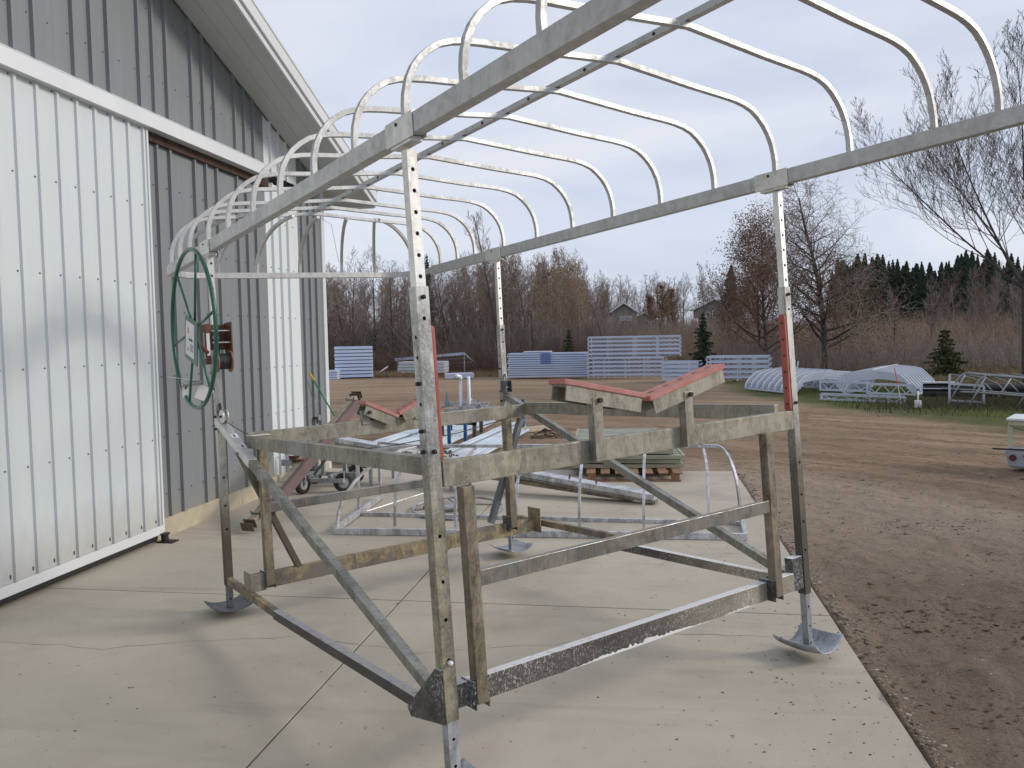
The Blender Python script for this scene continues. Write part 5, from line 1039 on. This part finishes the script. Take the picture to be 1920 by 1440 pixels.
def grow(seed, H, style):
    """returns (trunk segments, crown segments, leaf points); recursive limbs with upward bias"""
    rs = np.random.default_rng(seed); S = [[], []]; tips = []
    st = dict(trunk_r=.016, clear=.22, n1=20, ang=48, len1=.36, n2=7, n3=5, n4=2, up=.25, droop=0, wig=.10, forks=1, rmin=.005); st.update(style)
    def limb(p, d, L_, r, lev, tgt):
        nseg = {0: 12, 1: 6, 2: 4, 3: 3, 4: 2}[lev]; pts = [p.copy()]; dirs = []
        for i in range(nseg):
            d = d + rs.normal(0, st['wig'] * (1 if lev else .35), 3) + np.array([0, 0, (st['up'] if lev else .02) / nseg * 1.4]); d /= np.linalg.norm(d); p = p + d * (L_ / nseg); pts.append(p.copy()); dirs.append(d.copy())
        rad = [max(st['rmin'], r * (1 - .82 * i / nseg)) for i in range(nseg + 1)]
        for i in range(nseg): S[0 if lev == 0 or (lev == 1 and i < 3 and r > .03) else 1].append((pts[i], pts[i + 1], rad[i], rad[i + 1]))
        if lev >= st.get('maxlev', 4): tips.append(pts[-1]); tips.append(pts[-2]); return
        nch = [st['n1'], st['n2'], st['n3'], st['n4']][lev]
        for k in range(nch):
            lo = st['clear'] if lev == 0 else .18; t_ = lo + (1 - lo) * ((k + rs.uniform(.1, .9)) / nch); f = t_ * nseg; i = min(int(f), nseg - 1); q = pts[i] + (pts[i + 1] - pts[i]) * (f - i); dd = dirs[i]
            an = math.radians(st['ang'] * rs.uniform(.65, 1.3)) * (1 if lev else (1.15 - .45 * t_)); ph = rs.uniform(0, 6.283); a = np.cross(dd, rs.normal(size=3)); a /= np.linalg.norm(a)
            if lev == 0: a = np.array([math.cos(k * 2.4 + rs.uniform(-.4, .4)), math.sin(k * 2.4 + rs.uniform(-.4, .4)), 0])
            nd = dd * math.cos(an) + a * math.sin(an)
            if lev == 0: L2 = H * st['len1'] * (1.15 - .75 * t_) * rs.uniform(.75, 1.2)
            else: L2 = L_ * {1: .50, 2: .48, 3: .5}[lev] * (1.1 - .5 * t_) * rs.uniform(.7, 1.25)
            limb(q, nd, L2, max(st['rmin'], rad[i] * (.48 if lev == 0 else .55)), lev + 1, None)
    lean = np.array([st.get('lx', 0), st.get('ly', 0), 1.]); 
    if st['forks'] == 1: limb(np.zeros(3), lean / np.linalg.norm(lean), H * .97, H * st['trunk_r'], 0, None)
    else:
        p = np.zeros(3); h0 = H * st['fork_h']; tp = np.array([lean[0] * h0, lean[1] * h0, h0]); n = 5
        for i in range(n): S[0].append((tp * i / n, tp * (i + 1) / n, H * st['trunk_r'] * (1.25 - .35 * i / n), H * st['trunk_r'] * (1.25 - .35 * (i + 1) / n)))
        for k in range(st['forks']):
            ph = 6.283 * k / st['forks'] + rs.uniform(-.3, .3); an = math.radians(rs.uniform(10, st.get('fan', 34))); dd = np.array([math.sin(an) * math.cos(ph), math.sin(an) * math.sin(ph), math.cos(an)]); cl = st['clear']; st['clear'] = .12
            limb(tp * rs.uniform(.8, 1.0), dd, H * (1 - st['fork_h']) * rs.uniform(.85, 1.05), H * st['trunk_r'] * .42, 0, None); st['clear'] = cl
    return S, np.array(tips)
def mk_tree(name, seed, H, style, bark_m, twig_m, leaf=None, label=None, cat='tree', group=None):
    e = empty(name); S, tips = grow(seed, H, style)
    for nm, seg, mt, n in (('trunk', S[0], bark_m, 6), ('crown', S[1], twig_m, 3)):
        a = list(zip(*seg)); V, F = tubes(a[0], a[1], a[2], a[3], n); o = np_obj(nm, V, F, M[mt], e)
    if leaf is not None:
        rs = np.random.default_rng(seed + 5); k = min(len(tips) * leaf[1], 16000) ; idx = rs.integers(0, len(tips), int(k)); P = tips[idx] + rs.normal(0, leaf[2], (len(idx), 3))
        if len(leaf) > 4: P = P[P[:, 2] < H * leaf[4] * rs.uniform(.7, 1.25, len(P))]
        V, F = soup_quads(P, leaf[3], rs); np_obj('leaves', V, F, M[leaf[0]], e)
    if label: tag(e, label, cat, group)
    return e
def place(e, x, y, rz=0, s=1.0, dz=0.0, sz=None):
    e.location = (x, y, float(hill(x, y)) - .05 + dz); e.rotation_euler = (0, 0, rz); e.scale = (s, s, sz or s); return e
def dup(src, label=None):
    c = copy_tree(src); 
    if label: c['label'] = label
    return c
LEFT = 'slim bare tree standing in the wood beyond the yard'; LG = 'bare trees of the wood beyond the yard'
poplar = dict(trunk_r=.0085, clear=.28, n1=26, ang=42, len1=.29, n2=7, n3=4, n4=2, up=.5, wig=.08, maxlev=3, rmin=.007)
spread = dict(trunk_r=.012, clear=.20, n1=18, ang=52, len1=.34, n2=7, n3=5, n4=2, up=.35, wig=.13, maxlev=3, rmin=.007)
protos = [mk_tree('bare_tree', 11, 8.0, poplar, 'bark_grey', 'twig_brown', None, LEFT, 'tree', LG), mk_tree('bare_tree', 12, 8.0, poplar, 'bark_birch', 'twig_brown', None, LEFT, 'tree', LG),
          mk_tree('bare_tree', 13, 7.6, spread, 'bark_dark', 'twig_brown', None, LEFT, 'tree', LG), mk_tree('bare_tree', 14, 7.6, spread, 'bark_grey', 'twig_red', None, LEFT, 'tree', LG),
          mk_tree('bare_tree', 15, 8.0, poplar, 'bark_birch', 'twig_tan', ('leaf_tan', 1.2, .10, .045), LEFT, 'tree', LG), mk_tree('bare_tree', 16, 7.8, dict(spread, n1=14), 'bark_dark', 'twig_red', None, LEFT, 'tree', LG)]
used = set()
def put(i, x, y, s, label=None, group=None, sz=None):
    e = protos[i] if i not in used else dup(protos[i]); used.add(i); place(e, x, y, random.uniform(0, 6.28), s, sz=sz)
    if label: e['label'] = label; e['group'] = group
    return e
def ang(px): return math.tan(-.16368 + math.atan((px - 960) / 1520.8))
rt = random.Random(3)
for k in range(165):     # wood at left, several rows deep
    y = 49 + 42 * rt.random() ** 1.3; px = rt.uniform(575, 1140); x = ang(px) * y
    h = (1.9 + .092 * y - float(hill(x, y))) * rt.uniform(.80, 1.08) * (1.06 if 850 < px < 1060 else .97)
    if px > 1090: h *= .86
    i = rt.choice((4, 4, 1, 1, 3)) if 850 < px < 1100 and y < 66 else rt.choice((0, 0, 2, 2, 3, 5, 1))
    put(i, x, y, h / 7.9)
GL = 'bare tree on the rise among the far houses'; GG = 'bare trees on the rise behind the houses'
for k in range(68):
    y = rt.uniform(108, 150); px = rt.uniform(1080, 1420); x = ang(px) * y; h = rt.uniform(5.6, 8.4) * y / 130; put(rt.choice((2, 2, 2, 5, 3)), x, y, h / 7.7, GL, GG)
RL = 'bare tree in the scrub on the right hand slope'; RG = 'bare trees on the right hand slope'
for k in range(50):
    y = rt.uniform(50, 105); px = rt.uniform(1345, 1960); x = ang(px) * y; 
    top = rt.uniform(515, 600) if px > 1480 else rt.uniform(480, 560); h = max(2.5, 1.9 + (625 - top) / 1520 * y * 1.02 - float(hill(x, y))); put(rt.choice((3, 5, 3, 2, 0)), x, y, h / 7.7, RL, RG)
# individual trees
tall = mk_tree('tall_tree', 31, 9.4, dict(trunk_r=.011, clear=.45, n1=20, ang=38, len1=.26, n2=7, n3=5, n4=2, up=.5, wig=.09, rmin=.007, maxlev=3), 'bark_dark', 'twig_brown', None, 'tallest bare tree of the left wood, rising above the canopy beam', 'tree'); place(tall, -8.95, 49.0, 1.0)
for j, (px, y, h, sd_) in enumerate(((672, 47.5, 6.6, 41), (705, 48.5, 7.0, 42), (1000, 47, 5.2, 43))):
    e = mk_tree('bare_tree', sd_, h, dict(spread, trunk_r=.013, n1=16, len1=.40, maxlev=3), 'bark_dark', 'twig_brown', None, ('dark forked bare tree at the front of the wood nearest the barn', 'second dark spreading tree at the front of the wood beside the barn', 'short dark leaning tree behind the wide blue stack')[j], 'tree'); place(e, ang(px) * y, y)
oak = mk_tree('oak_tree', 77, 9.4, dict(trunk_r=.019, clear=.12, n1=46, ang=68, len1=.44, n2=12, n3=7, n4=2, up=.20, wig=.09, rmin=.006, maxlev=3), 'bark_dark', 'twig_brown', ('leaf_brown', 3.4, .20, .050, .55), 'broad oak holding brown leaves on its lower limbs beyond the verge', 'tree'); place(oak, 9.15, 44.0, .4)
oak2 = mk_tree('oak_tree', 78, 8.0, dict(trunk_r=.016, clear=.08, n1=30, ang=66, len1=.56, n2=8, n3=6, n4=2, up=.35, wig=.12, rmin=.006, maxlev=3), 'bark_dark', 'twig_red', ('leaf_brown', 4.0, .20, .052), 'lower oak thick with rusty leaves left of the broad oak', 'tree'); place(oak2, 6.75, 47.0)
oak3 = mk_tree('oak_tree', 178, 6.9, dict(trunk_r=.016, clear=.08, n1=28, ang=64, len1=.52, n2=8, n3=6, n4=2, up=.30, wig=.12, rmin=.006, maxlev=3), 'bark_dark', 'twig_red', ('leaf_brown', 3.6, .20, .052), 'wide rusty oak behind and between the two nearer oaks', 'tree'); place(oak3, ang(1425) * 52, 52)
thin = mk_tree('thin_tree', 79, 7.5, dict(trunk_r=.008, clear=.3, n1=18, ang=40, len1=.26, n2=6, n3=4, up=.4, maxlev=3, rmin=.008), 'bark_dark', 'twig_brown', ('leaf_tan', .5, .1, .06, .6), 'thin sapling rising between the slate house and the rusty oak', 'tree'); place(thin, 6.0, 86)
for j, (px, y, s_) in enumerate(((1238, 78, .62), (1262, 82, .55), (1222, 90, .5))):
    e = mk_tree('young_maple', 81 + j, 7.6 * s_ + .6, dict(trunk_r=.014, clear=.12, n1=18, ang=38, len1=.36, n2=7, n3=5, up=.6, maxlev=3, rmin=.008), 'bark_dark', 'twig_red', ('leaf_brown', 2.0, .12, .06), ('young tree with rust coloured crown in front of the far houses', 'smaller rust crowned tree just right of the first one', 'small reddish tree behind the little spruce')[j], 'tree'); place(e, ang(px) * y, y)
rb = mk_tree('large_bare_tree', 91, 11.0, dict(trunk_r=.0095, forks=8, fork_h=.33, clear=.12, fan=58, n1=16, ang=36, len1=.32, n2=8, n3=5, n4=2, up=.42, wig=.05, rmin=.0045, lx=-.10, maxlev=4), 'bark_dark', 'twig_dark', ('leaf_brown', .05, .03, .035), 'large many stemmed bare tree at the right edge of the photo', 'tree'); place(rb, 12.55, 29.5, .9)
rb2 = mk_tree('large_bare_tree', 92, 11.2, dict(trunk_r=.012, forks=4, fork_h=.30, clear=.12, n1=14, ang=42, len1=.34, n2=8, n3=5, n4=2, up=.36, wig=.085, rmin=.0045, maxlev=4), 'bark_dark', 'bark_dark', None, 'second large bare tree just outside and behind the right edge one', 'tree'); place(rb2, 16.6, 33.5, 2.2)
# evergreens
def conifer(name, seed, H, Rb, dens, mt, label=None, cat='tree', group=None, pine=False, csz=.075):
    rs = np.random.default_rng(seed); e = empty(name); V, F = tubes([[0, 0, 0], [0, 0, H * .5]], [[0, 0, H * .5], [0, 0, H]], [H * .014, H * .009], [H * .009, .01], 6); np_obj('trunk', V, F, M['bark_dark'], e)
    P = []; D_ = []
    nl_ = int(H * 5.5)
    for k in range(nl_):
        z = H * (.04 + .95 * k / nl_) if not pine else H * (.35 + .62 * k / nl_); rr = Rb * (1 - z / H) ** .85 * rs.uniform(.75, 1.15) if not pine else Rb * max(math.sin(math.pi * min(1, (z / H + .02) / 1.02)) ** .6, .62 * (z < H * .5)) * rs.uniform(.5, 1.1)
        for b in range(9):
            th = rs.uniform(0, 6.283); L_ = rr * rs.uniform(.55, 1.15); n = max(3, int(dens * L_ / .12)); t_ = rs.uniform(.08, 1, n); drp = -.28 * t_ ** 1.3 * L_ * (1 if not pine else -.6) + .12 * t_ ** 4 * L_
            w = (1 - t_ * .7) * L_ * .22; sd2 = rs.normal(0, 1, n) * w
            P.append(np.stack([math.cos(th) * L_ * t_ - math.sin(th) * sd2, math.sin(th) * L_ * t_ + math.cos(th) * sd2, z + drp - np.abs(rs.normal(0, .05, n))], 1))
    P = np.concatenate(P); V, F = soup_quads(P, csz, rs); np_obj('foliage', V, F, M[mt], e)
    if label: tag(e, label, cat, group)
    return e
sp = conifer('spruce_tree', 1, 3.3, 1.05, 5, 'needle', 'dark green spruce standing between the two lattice truss stacks'); place(sp, 2.95, 43.5)
c2 = conifer('spruce_tree', 2, 2.6, .75, 4, 'needle_yel', 'small olive spruce behind the wide blue stack'); place(c2, -4.35, 46.5)
c3 = conifer('spruce_tree', 3, 2.2, .7, 4, 'needle', 'little spruce in front of the far tan house'); place(c3, ang(1214) * 84, 84)
c4_ = conifer('pine_tree', 4, 2.2, 1.35, 6, 'needle_yel', 'bushy olive pine at the verge behind the nested frames', pine=False); place(c4_, 12.9, 38)
c5 = conifer('pine_tree', 5, 7.8, 1.1, 5, 'needle', 'tall dark green pine in the left wood behind the near post'); place(c5, ang(806) * 53, 53)
px_protos = [conifer('far_pine', 20 + k, 11, 2.8, 5.0, 'needle_hazed', 'dark pine of the evergreen belt along the far right skyline', 'tree', 'pines along the far skyline', pine=(k != 1), csz=.19) for k in (1,)]
px_protos = [None, px_protos[0]]
first = [True] * 3
for k in range(104):
    px = 1560 + k * 4.1 + rt.uniform(-10, 10); y = rt.uniform(112, 150); j = 1; e = px_protos[j] if first[j] else dup(px_protos[j]); first[j] = False; x = ang(px) * y
    topy = 494 + rt.uniform(-10, 22) + 6 * math.sin(px * .03); h = 1.9 + (617 - topy) / 1520 * y * 1.03 - float(hill(x, y)); place(e, x, y, rt.uniform(0, 6.28), h / 11 * rt.uniform(.6, .95), sz=h / 11)
e = dup(px_protos[1], 'pointed spruce left of the dark pine belt on the skyline'); place(e, ang(1608) * 100, 100, 0, .82); e = dup(px_protos[1], 'second pointed spruce beside the dark pine belt'); place(e, ang(1645) * 104, 104, 1, .82)
e = dup(px_protos[1], 'pointed evergreen behind the rusty oak'); place(e, ang(1372) * 92, 92, 1, .72)
# undergrowth, grass and weeds
def thicket(name, n, xr, yr, hh, mt, label, cat, seed, dens=None, rad=.010, px=None):
    rs = np.random.default_rng(seed); y = rs.uniform(*yr, n); 
    x = np.array([ang(p) for p in rs.uniform(px[0], px[1], n)]) * y if px else rs.uniform(*xr, n)
    z = hill(x, y) - .05; h = rs.uniform(*hh, n); l1 = rs.normal(0, .22, (n, 2)) * h[:, None]; m = np.stack([x + l1[:, 0] * .5, y + l1[:, 1] * .5, z + h * .55], 1); t_ = np.stack([x + l1[:, 0] * 1.4, y + l1[:, 1] * 1.4, z + h], 1); b = np.stack([x, y, z], 1)
    s1 = rs.normal(0, .28, (n, 3)) * h[:, None]; s1[:, 2] = np.abs(s1[:, 2]) * .9; s2 = rs.normal(0, .22, (n, 3)) * h[:, None]; s2[:, 2] = np.abs(s2[:, 2])
    p0 = np.concatenate([b, m, m, (m + b) / 2]); p1 = np.concatenate([m, t_, m + s1, (m + b) / 2 + s2]); r0 = np.concatenate([np.full(n, rad), np.full(n, rad * .7), np.full(n, rad * .6), np.full(n, rad * .6)]); V, F = tubes(p0, p1, r0, r0 * .5, 3)
    o = np_obj(name, V, F, M[mt]); tag(o, label, cat, kind='stuff')
thicket('undergrowth', 19000, None, (48, 72), (1.0, 3.4), 'twig_brown', 'brown tangled undergrowth filling the foot of the left wood', 'undergrowth', 50, px=(570, 1150), rad=.011)
thicket('scrub', 6500, None, (46.5, 54), (.6, 1.8), 'twig_red', 'reddish scrub along the front of the left wood', 'scrub', 51, px=(570, 1150), rad=.010)
thicket('tan_brush', 4500, None, (48, 95), (.8, 2.6), 'twig_tan', 'tan brush and tall stems on the right hand slope', 'brush', 57, px=(1180, 1970), rad=.011)
thicket('brush', 5000, None, (46, 92), (.8, 2.6), 'twig_red', 'rusty brush covering the slope under the oaks on the right', 'brush', 52, px=(1150, 1970), rad=.010)
thicket('hill_brush', 2500, None, (66, 112), (1.0, 3.4), 'twig_brown', 'thin brush in front of the far houses on the rise', 'brush', 54, px=(1120, 1420), rad=.012)
thicket('thorn_brush', 5000, None, (42, 60), (.5, 1.8), 'twig_brown', 'grey brown brush along the far edge of the verge', 'brush', 53, px=(1330, 1970), rad=.009)
def blades(name, n, fn, hh, mt, label, cat, seed, w=.010):
    rs = np.random.default_rng(seed); P = fn(rs, n); h = rs.uniform(*hh, len(P)); th = rs.uniform(0, 6.283, len(P)); dx = np.cos(th) * w; dy = np.sin(th) * w; ln = rs.normal(0, .35, (len(P), 2)) * h[:, None]
    V = np.stack([P + np.stack([dx, dy, 0 * dx], 1), P - np.stack([dx, dy, 0 * dx], 1), P + np.stack([ln[:, 0], ln[:, 1], h], 1)], 1).reshape(-1, 3); o = np_obj(name, V, np.arange(len(V)).reshape(-1, 3), M[mt]); tag(o, label, cat, kind='stuff')
def zg(x, y): return gz(x, y) - .01
def verge(rs, n):
    y = rs.uniform(14, 30, n); x = rs.uniform(3.4, 14, n); k = (y + 2.55 * x + 1.6 * (fbm(x * 1.2, y * 1.2, 3, 31) - .5) * 5 > 38.3) & (rs.random(n) < np.clip((y + 2.55 * x - 38) / 3, .15, 1)); x, y = x[k], y[k]; return np.stack([x, y, zg(x, y)], 1)
def vergeback(rs, n):
    y = rs.uniform(28, 46, n); x = rs.uniform(2.5, 20, n); k = y + 1.2 * x > 39; x, y = x[k], y[k]; return np.stack([x, y, zg(x, y)], 1)
def farband(rs, n):
    y = 41.6 + rs.exponential(1.6, n); x = rs.uniform(-21, 8, n); k = fbm(x * .8, y * .8, 3, 77) + rs.uniform(-.2, .2, n) > .42; x, y = x[k], y[k]; return np.stack([x, y, zg(x, y)], 1)
def slope(rs, n):
    y = rs.uniform(46, 120, n); x = y * rs.uniform(-.08, .45, n); return np.stack([x, y, zg(x, y)], 1)
def weeds(rs, n):
    x = 8.6 + rs.normal(0, 1.5, n); y = 22.6 + rs.normal(0, 1.0, n); k = (x > 5); x, y = x[k], y[k]; return np.stack([x, y, zg(x, y)], 1)
blades('grass', 170000, verge, (.03, .11), 'grass_g', 'short green grass on the verge at the right of the yard', 'grass', 60, .008)
blades('dry_grass', 26000, vergeback, (.06, .28), 'grass_d', 'dry tan grass behind the verge and stacks', 'grass', 61, .012)
blades('dry_weeds', 24000, farband, (.10, .40), 'grass_d', 'dry weeds along the far edge of the dirt yard', 'weeds', 62, .014)
blades('slope_grass', 40000, slope, (.15, .55), 'grass_d', 'brown meadow grass over the rising field', 'grass', 63, .03)
blades('dark_weeds', 4500, weeds, (.08, .34), 'weed', 'dark weeds around the floats and trailer frame', 'weeds', 64, .010)
# little flowering shrub beyond the barn corner
sh = empty('corner_shrub', (-4.5, 12.4, 0)); tag(sh, 'small green shrub with orange blooms beyond the barn corner', 'shrub')
rs = np.random.default_rng(9); P = rs.normal(0, 1, (1500, 3)) * np.array([.30, .16, .09]) + np.array([-4.55, 12.35, .12]); P[:, 2] = np.abs(P[:, 2]); V, F = soup_quads(P, .022, rs); np_obj('foliage', V, F, M['grass_g'], sh, local=False)
P = rs.normal(0, 1, (90, 3)) * np.array([.06, .05, .05]) + np.array([-4.82, 12.2, .20]); V, F = soup_quads(P, .02, rs); np_obj('flowers', V, F, M['orange'], sh, local=False)
for l_, _n in ((LEFT, 0),): pass
bpy.context.view_layer.update()
